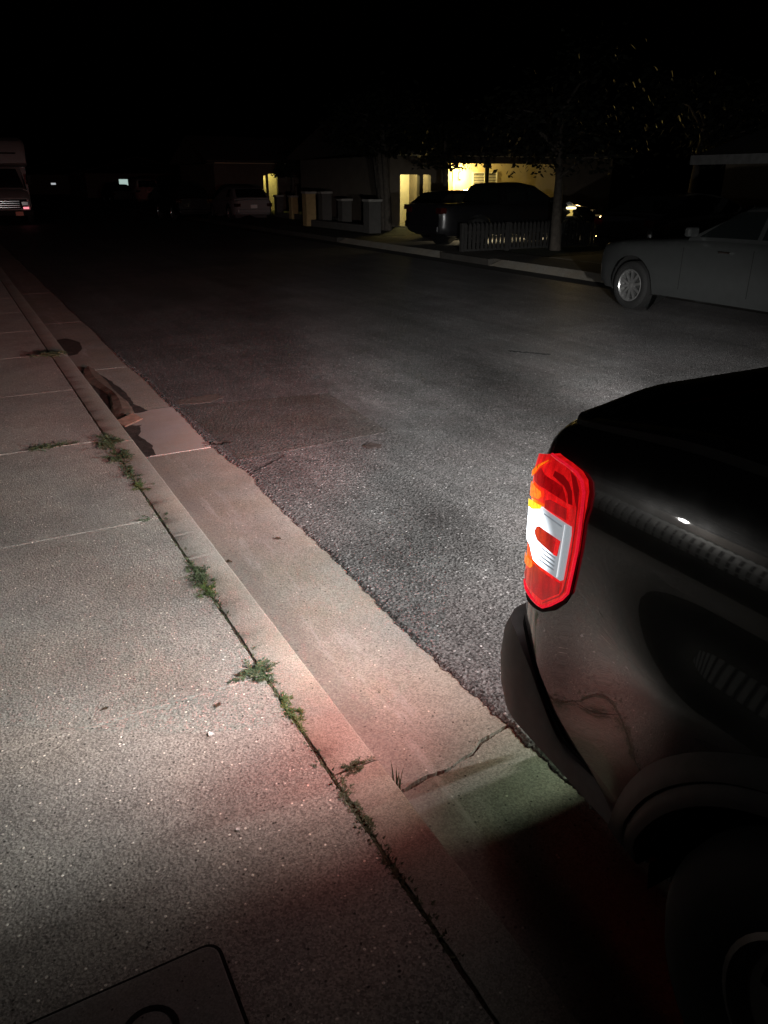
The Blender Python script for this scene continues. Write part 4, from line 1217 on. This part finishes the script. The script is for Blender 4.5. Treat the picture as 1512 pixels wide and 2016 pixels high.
def picket(a, b, h, n, label):
    a = Vector(a); b = Vector(b); d = (b - a)
    L = d.length; ang = math.atan2(d.y, d.x)
    root = empty('picket_fence', (a.x, a.y, .12), ang, label, 'fence')
    m = MB()
    for k in range(n):
        x = L * (k + .5) / n
        m.prism([(x - .04, -.01), (x + .04, -.01), (x + .04, .01), (x - .04, .01)], .05, h - .05)
        m.rings([[(x - .04, -.01, h - .05), (x + .04, -.01, h - .05), (x + .04, .01, h - .05), (x - .04, .01, h - .05)], [(x - .004, -.01, h), (x + .004, -.01, h), (x + .004, .01, h), (x - .004, .01, h)]], True, False, True)
    m.build('pickets', M['wood'], root)
    m = MB(); m.box(0, L, .011, .04, .03, .08); m.box(0, L, .011, .04, h - .25, h - .18); m.build('rails', M['wood'], root)
    for x in (0, L / 2, L):
        m = MB(); m.box(x - .045, x + .045, .012, .1, 0, h); m.build('post', M['wood'], root)
picket((11.05, 16.45), (13.75, 16.45), .68, 22, 'dark weathered picket fence in front of the black pickup')
picket((14.05, 16.5), (16.0, 16.5), .62, 16, 'shorter stretch of picket fence right of the tree trunk')

def tree(x, y, h, trunk_r, crown_r, label, seed, crown_z=None, stems=1, n=900, leafsize=.16, gap=.0, squash=.75, limbs=6):
    r = random.Random(seed)
    root = empty('tree', (x, y, .1), 0, label, 'tree')
    t = MB()
    cz = crown_z or h * .68
    tips = []
    for s in range(stems):
        a = r.uniform(0, 6.28); sp = .0 if stems == 1 else .28
        x0, y0 = math.cos(a) * sp, math.sin(a) * sp
        lx, ly = math.cos(a) * crown_r * (.12 if stems == 1 else .35), math.sin(a) * crown_r * (.12 if stems == 1 else .35)
        base = [(x0, y0, -.1), (x0 + lx * .15, y0 + ly * .15 + r.uniform(-.05, .05), h * .2), (x0 + lx * .4 + r.uniform(-.06, .06), y0 + ly * .4, h * .42), (x0 + lx * .8, y0 + ly * .8, cz)]
        t.tube(base, [trunk_r * 1.25, trunk_r, trunk_r * .8, trunk_r * .45], 10)
        for k in range(limbs):
            b = r.uniform(0, 6.28); zz = r.uniform(h * .38, cz)
            f = (zz / cz)
            p0 = Vector((x0 + lx * .8 * f, y0 + ly * .8 * f, zz))
            p2 = p0 + Vector((math.cos(b) * crown_r * .75, math.sin(b) * crown_r * .75, r.uniform(.15, .5) * crown_r))
            p1 = (p0 + p2) / 2 + Vector((0, 0, .12 * crown_r))
            t.tube([p0, p1, p2], [trunk_r * .4, trunk_r * .22, trunk_r * .08], 6)
            tips.append(p2); tips.append(p1)
    t.build('trunk', M['bark'], root, smooth=True)
    c = MB()
    clumps = [p + Vector((r.gauss(0, .18), r.gauss(0, .18), r.gauss(0, .15))) * crown_r for p in tips for _ in range(2)]
    for k in range(n):
        q = r.choice(clumps) + Vector((r.gauss(0, .22), r.gauss(0, .22), r.gauss(0, .16))) * crown_r
        if q.z < h * .43: continue
        d = Vector((r.gauss(0, 1), r.gauss(0, 1), r.gauss(0, .8))).normalized(); e = d.orthogonal().normalized()
        L = leafsize * r.uniform(.6, 1.4)
        v = [c.bm.verts.new(p) for p in (q - d * L * .5, q + e * L * .28, q + d * L * .5, q - e * L * .28)]
        c.bm.faces.new(v)
    c.build('crown', M['tree_leaf'], root)
    return root
tree(13.55, 16.0, 4.0, .12, 1.9, 'leafy street tree with a slim trunk between the picket fence and the garden lamp', 11, crown_z=3.1, n=2600, leafsize=.15, limbs=10)
tree(14.1, 25.6, 5.5, .13, 1.7, 'multi-stemmed tree just right of the nearest pillar, in front of the lit alcove', 12, crown_z=3.4, stems=4, n=2600, leafsize=.2)
tree(15.2, 23.8, 4.6, .10, 1.3, 'small tree whose branches droop over the left end of the lit porch', 13, crown_z=2.9, n=1400, leafsize=.16)
tree(16.4, 40.5, 4.2, .1, 1.0, 'dark shrubby tree in front of the far yellow-lit wall', 14, crown_z=2.3, n=900, leafsize=.2)
tree(17.5, 15.5, 4.5, .12, 1.8, 'dark tree in the yard behind the dark driveway car', 15, crown_z=3, n=1600, leafsize=.2)

# house with the lit porch, right of centre
def porch_house():
    root = empty('porch_house', (19, 28, .1), 0, 'single-storey house with a warmly lit porch and carved front door behind the black cars', 'house')
    def P(mb, name, mat, bevel=0, parent=None):
        o = mb.build(name, M[mat], parent or root, bevel=bevel)
        if parent is None: o.location = (-19, -28, -.1)
        return o
    zt = 2.36
    w = MB()
    y0, y1 = 27.4, 27.6
    # front wall with openings
    w.box(15.0, 15.45, y0, y1, .1, 2.6)
    w.box(15.45, 16.30, y0, y1, 1.95, 2.6)
    w.box(16.30, 16.46, y0, y1, .1, 2.6)
    w.box(16.46, 16.80, y0, y1, 1.95, 2.6)
    w.box(16.80, 17.52, y0, y1, .1, 2.6)
    w.box(17.52, 23.2, y0, y1, zt, 2.6)
    w.box(23.2, 26, y0, y1, .1, 2.6)
    w.box(25.8, 26, y1, 36, .1, 2.6); w.box(15.0, 15.2, y1, 36, .1, 2.6)
    # partition between alcove and porch
    w.box(17.0, 17.15, y1, 29.6, .1, 2.6)
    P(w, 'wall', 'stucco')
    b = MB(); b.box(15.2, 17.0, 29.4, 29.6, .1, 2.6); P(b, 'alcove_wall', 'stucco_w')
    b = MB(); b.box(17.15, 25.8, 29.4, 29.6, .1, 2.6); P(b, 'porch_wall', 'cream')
    b = MB(); b.box(15.1, 25.9, 27.45, 29.5, 2.6, 2.64); b.box(17.16, 25.7, 27.61, 29.39, 2.5, 2.55); P(b, 'ceiling', 'cream')
    f = MB(); f.box(15.2, 25.8, 26.6, 29.4, .1, .16); P(f, 'porch_floor', 'drive')
    r_ = MB()
    r_.rings([[(14.5, 26.7, 2.62), (26.5, 26.7, 2.62), (26.5, 26.7, 2.74), (14.5, 26.7, 2.74)], [(14.5, 31.5, 4.0), (26.5, 31.5, 4.0), (26.5, 31.5, 4.12), (14.5, 31.5, 4.12)], [(14.5, 36.3, 2.62), (26.5, 36.3, 2.62), (26.5, 36.3, 2.74), (14.5, 36.3, 2.74)]], True, True, True)
    P(r_, 'roof', 'roof')
    p = MB(); p.box(19.30, 19.42, 27.28, 27.395, .1, 2.55); p.box(19.24, 19.48, 27.26, 27.397, 2.2, 2.36); P(p, 'porch_post', 'wood')
    # carved door with its frame
    dx0, dx1, yy = 17.98, 19.05, 29.4
    fr = MB(); fr.box(dx0 - .1, dx0, yy - .08, yy, .16, 2.22); fr.box(dx1, dx1 + .1, yy - .08, yy, .16, 2.22); fr.box(dx0 - .1, dx1 + .1, yy - .08, yy, 2.222, 2.32)
    P(fr, 'door_frame', 'trim')
    d = MB(); d.box(dx0 + .003, dx1 - .003, yy - .05, yy - .002, .16, 2.218)
    door = P(d, 'door', 'cream')
    def dpart(mb, nm, mat): o = mb.build(nm, M[mat], door); return o
    a = MB()
    cxd = (dx0 + dx1) / 2
    arch = [(cxd - .33, .9), (cxd - .33, 1.6)] + [(cxd - .33 * math.cos(R(t)), 1.6 + .34 * math.sin(R(t)) * (1 - .25 * abs(math.cos(R(t))))) for t in range(15, 166, 15)] + [(cxd + .33, 1.6), (cxd + .33, .9)]
    a.tube([(x, yy - .055, z) for x, z in arch], .022, 6)
    dpart(a, 'carved_panel', 'wood')
    a = MB()
    a.tube([(cxd + .17 * math.cos(R(t)), yy - .055, 1.3 + .38 * math.sin(R(t))) for t in range(0, 361, 20)], .02, 6)
    dpart(a, 'oval_moulding', 'wood')
    a = MB(); a.tube([(dx1 - .09, yy - .09, 1.0), (dx1 - .09, yy - .12, 1.15), (dx1 - .09, yy - .09, 1.3)], .015, 6); dpart(a, 'handle', 'iron')
    # window with blinds right of the door
    wx0, wx1 = 20.05, 21.35
    wn = MB(); wn.box(wx0, wx1, yy - .06, yy, .95, 1.0); wn.box(wx0, wx1, yy - .06, yy, 2.02, 2.08); wn.box(wx0, wx0 + .06, yy - .06, yy, 1.0, 2.02); wn.box(wx1 - .06, wx1, yy - .06, yy, 1.0, 2.02); wn.box((wx0 + wx1) / 2 - .03, (wx0 + wx1) / 2 + .03, yy - .06, yy, 1.0, 2.02)
    wf = P(wn, 'window', 'trim')
    g_ = MB(); g_.box(wx0 + .061, wx1 - .061, yy - .02, yy - .003, 1.001, 2.019); g_.build('pane', M['glass'], wf)
    sl = MB()
    for k in range(16): sl.box(wx0 + .065, wx1 - .065, yy - .03, yy - .022, 1.04 + k * .06, 1.065 + k * .06)
    sl.build('blinds', M['trim'], wf)
    # lamp by the door
    lm = MB(); lm.lathe([(.03, -.12), (.07, -.1), (.085, .05), (.06, .12), (.01, .14)], 12, 'z', (19.42, yy - .14, 1.92))
    o = lm.build('porch_lamp', emis('porch_bulb', (1, .85, .5), 6), root); o.location = (-19, -28, -.1)
porch_house()

def simple_house(name, x0, x1, y0, y1, label, win=(), mat='stucco', eave=2.4, lit=None):
    root = empty(name, ((x0 + x1) / 2, (y0 + y1) / 2, .1), 0, label, 'house')
    off = (-(x0 + x1) / 2, -(y0 + y1) / 2, -.1)
    def P(mb, nm, mt, parent=None):
        o = mb.build(nm, mt if not isinstance(mt, str) else M[mt], parent or root)
        if parent is None: o.location = off
        return o
    w = MB(); w.box(x0, x1, y0, y1, .1, eave); P(w, 'wall', mat)
    r_ = MB(); xm = (x0 + x1) / 2
    r_.rings([[(x0 - .55, y0 - .5, eave), (x0 - .55, y1 + .5, eave), (x0 - .55, y1 + .5, eave + .04), (x0 - .55, y0 - .5, eave + .04)], [(xm, y0 - .5, eave + 1.5), (xm, y1 + .5, eave + 1.5), (xm, y1 + .5, eave + 1.6), (xm, y0 - .5, eave + 1.6)], [(x1 + .55, y0 - .5, eave), (x1 + .55, y1 + .5, eave), (x1 + .55, y1 + .5, eave + .04), (x1 + .55, y0 - .5, eave + .04)]], True, True, True)
    P(r_, 'roof', 'roof')
    f = MB(); f.box(x0 - .60, x0 - .552, y0 - .52, y1 + .52, eave - .14, eave + .06); P(f, 'fascia', 'fascia')
    for (wy0, wy1, z0, z1, litm, face) in win:
        f = MB()
        if face == 'x':
            f.box(x0 - .05, x0 - .001, wy0 - .06, wy1 + .06, z0 - .06, z1 + .06); fo = P(f, 'window', 'trim')
            g_ = MB(); g_.box(x0 - .056, x0 - .052, wy0, wy1, z0, z1); g_.build('pane', litm or M['glass'], fo)
        else:
            f.box(wy0 - .06, wy1 + .06, y0 - .05, y0 - .001, z0 - .06, z1 + .06); fo = P(f, 'window', 'trim')
            g_ = MB(); g_.box(wy0, wy1, y0 - .056, y0 - .052, z0, z1); g_.build('pane', litm or M['glass'], fo)
    return root
lit_white = emis('lit_window_white', (.75, 1, .92), .5)
lit_pale = emis('lit_window_pale', (.9, .95, 1), .5)
simple_house('bungalow', 16.2, 26, 2, 13.4, 'dark bungalow with a pale eave at the right edge of the picture', win=[(9.8, 11.2, 1.0, 2.0, None, 'x')], eave=2.22)
simple_house('far_house', 13.4, 24, 88, 98, 'far dark house with one small lit window beyond the pale van', win=[(16.62, 17.5, 1.25, 1.85, lit_white, 'y')], mat='stucco')
simple_house('far_house', 8.6, 18, 112, 122, 'farthest dark house with a speck of light, just right of the motorhome', win=[(12.85, 13.4, 1.25, 1.45, lit_pale, 'y')], mat='stucco')

def lit_corner_house():
    root = empty('corner_house', (17.5, 47, .1), 0, 'dark house with a narrow yellow-lit wall showing above the pewter car', 'house')
    def P(mb, nm, mt):
        o = mb.build(nm, M[mt], root); o.location = (-17.5, -47, -.1); return o
    w = MB()
    w.box(13.6, 16.42, 44.9, 45.1, .1, 2.6); w.box(16.42, 16.63, 44.9, 45.1, 2.0, 2.6); w.box(16.63, 16.72, 44.9, 45.1, .1, 2.6); w.box(16.72, 17.28, 44.9, 45.1, 2.08, 2.6); w.box(17.28, 22, 44.9, 45.1, .1, 2.6)
    w.box(13.6, 13.8, 45.1, 52, .1, 2.6); w.box(21.8, 22, 45.1, 52, .1, 2.6)
    P(w, 'wall', 'stucco')
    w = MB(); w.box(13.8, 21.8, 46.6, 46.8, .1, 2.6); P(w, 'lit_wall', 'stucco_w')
    w = MB(); w.box(13.7, 21.9, 44.95, 46.7, 2.6, 2.65); P(w, 'ceiling', 'cream')
    r_ = MB(); r_.rings([[(13.1, 44.4, 2.66), (22.5, 44.4, 2.66), (22.5, 44.4, 2.76), (13.1, 44.4, 2.76)], [(13.1, 48.3, 4.0), (22.5, 48.3, 4.0), (22.5, 48.3, 4.1), (13.1, 48.3, 4.1)], [(13.1, 52.5, 2.66), (22.5, 52.5, 2.66), (22.5, 52.5, 2.76), (13.1, 52.5, 2.76)]], True, True, True)
    P(r_, 'roof', 'roof')
lit_corner_house()

def garage_house():
    root = empty('garage_house', (-9, 8, .1), 0, 'house with a lit white slatted garage door, mirrored in the truck flank', 'house')
    def P(mb, nm, mt, parent=None, bevel=0):
        o = mb.build(nm, mt if not isinstance(mt, str) else M[mt], parent or root, bevel=bevel)
        if parent is None: o.location = (9, -8, -.1)
        return o
    w = MB(); w.box(-9.2, -9, 2, 5.2, .1, 2.9); w.box(-9.2, -9, 10.1, 14, .1, 2.9); w.box(-9.2, -9, 5.2, 10.1, 2.35, 2.9); w.box(-16, -9.2, 2, 2.2, .1, 2.9); w.box(-16, -9.2, 13.8, 14, .1, 2.9)
    P(w, 'wall', 'stucco')
    g_ = MB(); g_.box(-9.14, -9.1, 5.2, 10.1, .1, 2.35); P(g_, 'door_gaps', 'black')
    d = MB()
    for c in range(25): d.box(-9.1, -9.05, 5.24 + c * .194, 5.24 + c * .194 + .12, .14, 2.32)
    for z in (.5, 1.3, 2.1): d.box(-9.048, -9.02, 5.22, 10.08, z, z + .16)
    P(d, 'garage_door', 'trim', bevel=.01)
    r_ = MB(); r_.rings([[(-8.3, 1.5, 2.9), (-8.3, 14.5, 2.9), (-8.3, 14.5, 3.0), (-8.3, 1.5, 3.0)], [(-12.6, 1.5, 4.3), (-12.6, 14.5, 4.3), (-12.6, 14.5, 4.4), (-12.6, 1.5, 4.4)], [(-16.5, 1.5, 2.9), (-16.5, 14.5, 2.9), (-16.5, 14.5, 3.0), (-16.5, 1.5, 3.0)]], True, True, True)
    P(r_, 'roof', 'roof')
    for y in (4.9, 10.4):
        l = MB(); l.box(-9, -8.86, y - .07, y + .07, 1.85, 2.1); P(l, 'wall_lamp', emis('wall_bulb', (1, .98, .9), 9), bevel=.02)
garage_house()

# garden lamp and table right of the tree
def garden_lamp():
    root = empty('garden_lamp', (15.0, 17.3, .12), 0, 'squat garden lamp with a domed cap and glowing yellow band beside the tree trunk', 'garden lamp')
    m = MB(); m.lathe([(.001, 0), (.12, 0), (.11, .7), (.15, .74), (.001, .745)], 16); m.build('post', M['pillar_g'], root, smooth=True)
    m = MB(); m.lathe([(.12, .75), (.125, .80), (.125, .92)], 16); m.build('lamp_glass', emis('garden_bulb', (1, .72, .18), .55), root, smooth=True)
    m = MB(); m.lathe([(.19, .92), (.2, .945), (.19, .97), (.001, .971)], 16); m.build('glow_band', emis('garden_band', (1, .86, .45), 4), root, smooth=True)
    m = MB(); m.lathe([(.13, .97), (.12, 1.02), (.07, 1.08), (.001, 1.1)], 16); m.build('cap', M['trim'], root, smooth=True)
garden_lamp()
for (x, y, lab) in ((13.75, 19.32, 'added low stake lamp brightening the driveway behind the bed of the black pickup'), (15.55, 19.32, 'added low stake lamp brightening the driveway behind the cab of the black pickup')):
    root = empty('drive_fill_lamp', (x, y, .152), 0, lab, 'added lamp')  # hidden lamp added to brighten the ground seen under the pickup
    m = MB(); m.lathe([(.015, 0), (.015, .22), (.001, .221)], 8); m.build('stake', M['iron'], root)
    m = MB(); m.lathe([(.035, .222), (.04, .27), (.05, .30), (.001, .32)], 12); m.build('lamp_head', emis('drive_fill_bulb', (1, .9, .62), 3), root)
def garden_table():
    root = empty('garden_table', (16.3, 18.1, .12), 0, 'pale garden table catching the light right of the garden lamp', 'table')
    m = MB(); m.box(-.55, .55, -.3, .3, .68, .71); m.build('tabletop', M['trim'], root, bevel=.008)
    for sx in (-1, 1):
        for sy in (-1, 1):
            m = MB(); m.box(sx * .48 - .03, sx * .48 + .03, sy * .24 - .03, sy * .24 + .03, 0, .68); m.build('leg', M['trim'], root)
garden_table()

# ------------------------------------------------------------------ lights
def lamp(name, kind, loc, energy, color, size=.05, aim=None, spot=None, blend=1, spread=None):
    d = bpy.data.lights.new(name, kind)
    d.energy = energy; d.color = color
    if kind == 'AREA':
        d.shape = 'DISK'; d.size = size
        if spread: d.spread = R(spread)
    else: d.shadow_soft_size = size
    if kind == 'SPOT': d.spot_size = R(spot); d.spot_blend = blend
    o = bpy.data.objects.new(name, d); col.objects.link(o)
    o.location = loc
    if aim: o.rotation_euler = Vector(aim).to_track_quat('-Z', 'Y').to_euler()
    return o
WHITE = (1, .985, .95); RED = (1, .08, .06); GREENISH = (.78, 1, .68)
# the two tail lamps: reversing bulbs with their reflector beams, and the red lenses.  (name, kind, lamp, watts, size, azimuth, elevation, cone)
kx, ky, knx, kny = plan_at(S_TAN + .03)
KERB_LAMP = (kx + knx * .05, ky + kny * .05, .975)
RED_LENS = (KERB_LAMP[0] - .04, KERB_LAMP[1] + .03, .93)
STREET_LAMP = (2 * XC - KERB_LAMP[0], KERB_LAMP[1], .975)
RED_EDGE = (KERB_LAMP[0], KERB_LAMP[1] + .03, KERB_LAMP[2])
def heading(az, el):
    a, e = R(az), R(el)
    return (math.sin(a) * math.cos(e), math.cos(a) * math.cos(e), math.sin(e))
for nm, kind, at, watts, colour, size, aim, cone in (
    ('reverse_kerb_beam', 'SPOT', KERB_LAMP, 113.6, WHITE, 0.04, heading(-35, -13), 34),
    ('reverse_kerb_beam', 'SPOT', KERB_LAMP, 166.9, WHITE, 0.04, heading(-10, -13), 34),
    ('reverse_kerb_beam', 'SPOT', KERB_LAMP, 633.2, WHITE, 0.04, heading(15, -13), 34),
    ('reverse_kerb_beam', 'SPOT', KERB_LAMP, 938.0, WHITE, 0.04, heading(40, -13), 34),
    ('reverse_kerb_beam', 'SPOT', KERB_LAMP, 8.8, WHITE, 0.04, heading(-70, -32), 50),
    ('reverse_kerb_beam', 'SPOT', KERB_LAMP, 93.7, WHITE, 0.04, heading(-40, -32), 50),
    ('reverse_kerb_beam', 'SPOT', KERB_LAMP, 72.1, WHITE, 0.04, heading(-10, -32), 50),
    ('reverse_street_glow', 'AREA', STREET_LAMP, 185.7, WHITE, 0.07, heading(0, 0), 0),
    ('reverse_street_beam', 'SPOT', STREET_LAMP, 67.3, WHITE, 0.04, heading(-35, -13), 34),
    ('reverse_street_beam', 'SPOT', STREET_LAMP, 450.2, WHITE, 0.04, heading(-10, -13), 34),
    ('reverse_street_beam', 'SPOT', STREET_LAMP, 202.3, WHITE, 0.04, heading(15, -13), 34),
    ('reverse_street_beam', 'SPOT', STREET_LAMP, 1798.5, WHITE, 0.04, heading(40, -13), 34),
    ('under_bumper_fill', 'SPOT', (XC - .2, 1.42, .44), 8.53, GREENISH, .03, (-.66, .04, -.44), 80),  # unseen lamp added for the greenish patch of light on the gutter
    ('reverse_kerb_beam', 'SPOT', KERB_LAMP, 123.4, WHITE, 0.04, heading(-14, -6), 22),
    ('reverse_kerb_beam', 'SPOT', KERB_LAMP, 302.0, WHITE, 0.04, heading(6, -6), 22),
    ('reverse_kerb_beam', 'SPOT', KERB_LAMP, 2261.5, WHITE, 0.04, heading(26, -6), 22),
    ('reverse_street_beam', 'SPOT', STREET_LAMP, 343.7, WHITE, 0.04, heading(6, -6), 22),
    ('reverse_street_beam', 'SPOT', STREET_LAMP, 2135.4, WHITE, 0.04, heading(28, -6), 22),
    ('tail_red_beam', 'SPOT', RED_EDGE, 17.0, RED, 0.06, heading(8, -48), 76),
    ('reverse_kerb_beam', 'SPOT', KERB_LAMP, 58.0, WHITE, 0.05, heading(-62, -24), 48),
    ('reverse_kerb_beam', 'SPOT', KERB_LAMP, 23.4, WHITE, 0.05, heading(-48, -50), 66),
    ('tail_red_beam', 'SPOT', KERB_LAMP, 200.0, RED, 0.05, heading(-10, -4), 24),
    ('tail_red_beam', 'SPOT', KERB_LAMP, 60.0, RED, 0.05, heading(-15, -7), 26),
    ('tail_red_beam', 'SPOT', KERB_LAMP, 32.0, RED, 0.05, heading(-22, -10), 40),
    ('tail_red_beam', 'SPOT', RED_LENS, 26.0, RED, 0.06, heading(-28, -46), 78),
    ('tail_red_beam', 'SPOT', RED_LENS, 6.0, RED, 0.06, heading(-60, -58), 60),
    ('tail_red_beam', 'SPOT', KERB_LAMP, 600.0, RED, 0.05, heading(-3, -3), 14),
    ('tail_red_beam', 'SPOT', KERB_LAMP, 270.0, RED, 0.05, heading(5, -10), 40),
    ('tail_red_beam', 'SPOT', KERB_LAMP, 850.0, RED, 0.05, heading(12, -5), 34),
    ('tail_red_beam', 'SPOT', RED_LENS, 1.2, RED, 0.06, heading(-75, -60), 84),
    ('reverse_kerb_glow', 'AREA', KERB_LAMP, 0.5, WHITE, 0.07, heading(-45, -20), 0),
    ('reverse_kerb_beam', 'SPOT', KERB_LAMP, 48.0, WHITE, 0.05, heading(12, -36), 72)):
    lamp(nm, kind, at, watts, colour, size, aim, cone or None, 1)
# houses
lamp('porch_light', 'POINT', (19.4, 28.9, 1.95), 200, (1, .72, .22), .08)
lamp('alcove_light', 'POINT', (16.2, 28.4, 2.2), 120, (1, .86, .35), .08)
lamp('corner_light', 'POINT', (17.0, 45.8, 2.3), 45, (1, .88, .25), .08)
lamp('garage_light', 'POINT', (-8.3, 7.6, 2.75), 85, (1, .97, .92), .08)
lamp('drive_fill_light', 'POINT', (13.75, 19.32, .62), 45, (1, .85, .55), .03)  # light of the added lamps hidden behind the pickup
lamp('drive_fill_light', 'POINT', (15.55, 19.32, .62), 45, (1, .85, .55), .03)
lamp('garden_light', 'POINT', (15.75, 17.7, 1.3), 16, (1, .68, .25), .06)

# ------------------------------------------------------------------ night sky
w = bpy.data.worlds.new('World'); scene.world = w; w.use_nodes = True
nt = w.node_tree
bg = nt.nodes['Background']
sky = nt.nodes.new('ShaderNodeTexSky'); sky.sky_type = 'NISHITA'; sky.sun_disc = False
sky.sun_elevation = R(-4); sky.sun_rotation = R(200)
nt.links.new(sky.outputs[0], bg.inputs['Color'])
bg.inputs['Strength'].default_value = .012

# ------------------------------------------------------------------ camera
cd = bpy.data.cameras.new('camera'); cam = bpy.data.objects.new('camera', cd); col.objects.link(cam)
cam.location = (0, 0, H_)
cam.rotation_euler = (math.pi / 2 - PITCH, 0, -YAW)
cd.sensor_fit = 'VERTICAL'; cd.sensor_height = 24; cd.sensor_width = 18
cd.lens = 24 * F_ / 2016
cd.clip_start = .02; cd.clip_end = 1500
scene.camera = cam
scene.view_settings.view_transform = 'Standard'
scene.view_settings.look = 'None'
scene.view_settings.exposure = 0
scene.view_settings.gamma = 1
scene.render.resolution_x = 768; scene.render.resolution_y = 1024
scene.cycles.max_bounces = 6
scene.cycles.sample_clamp_indirect = 4
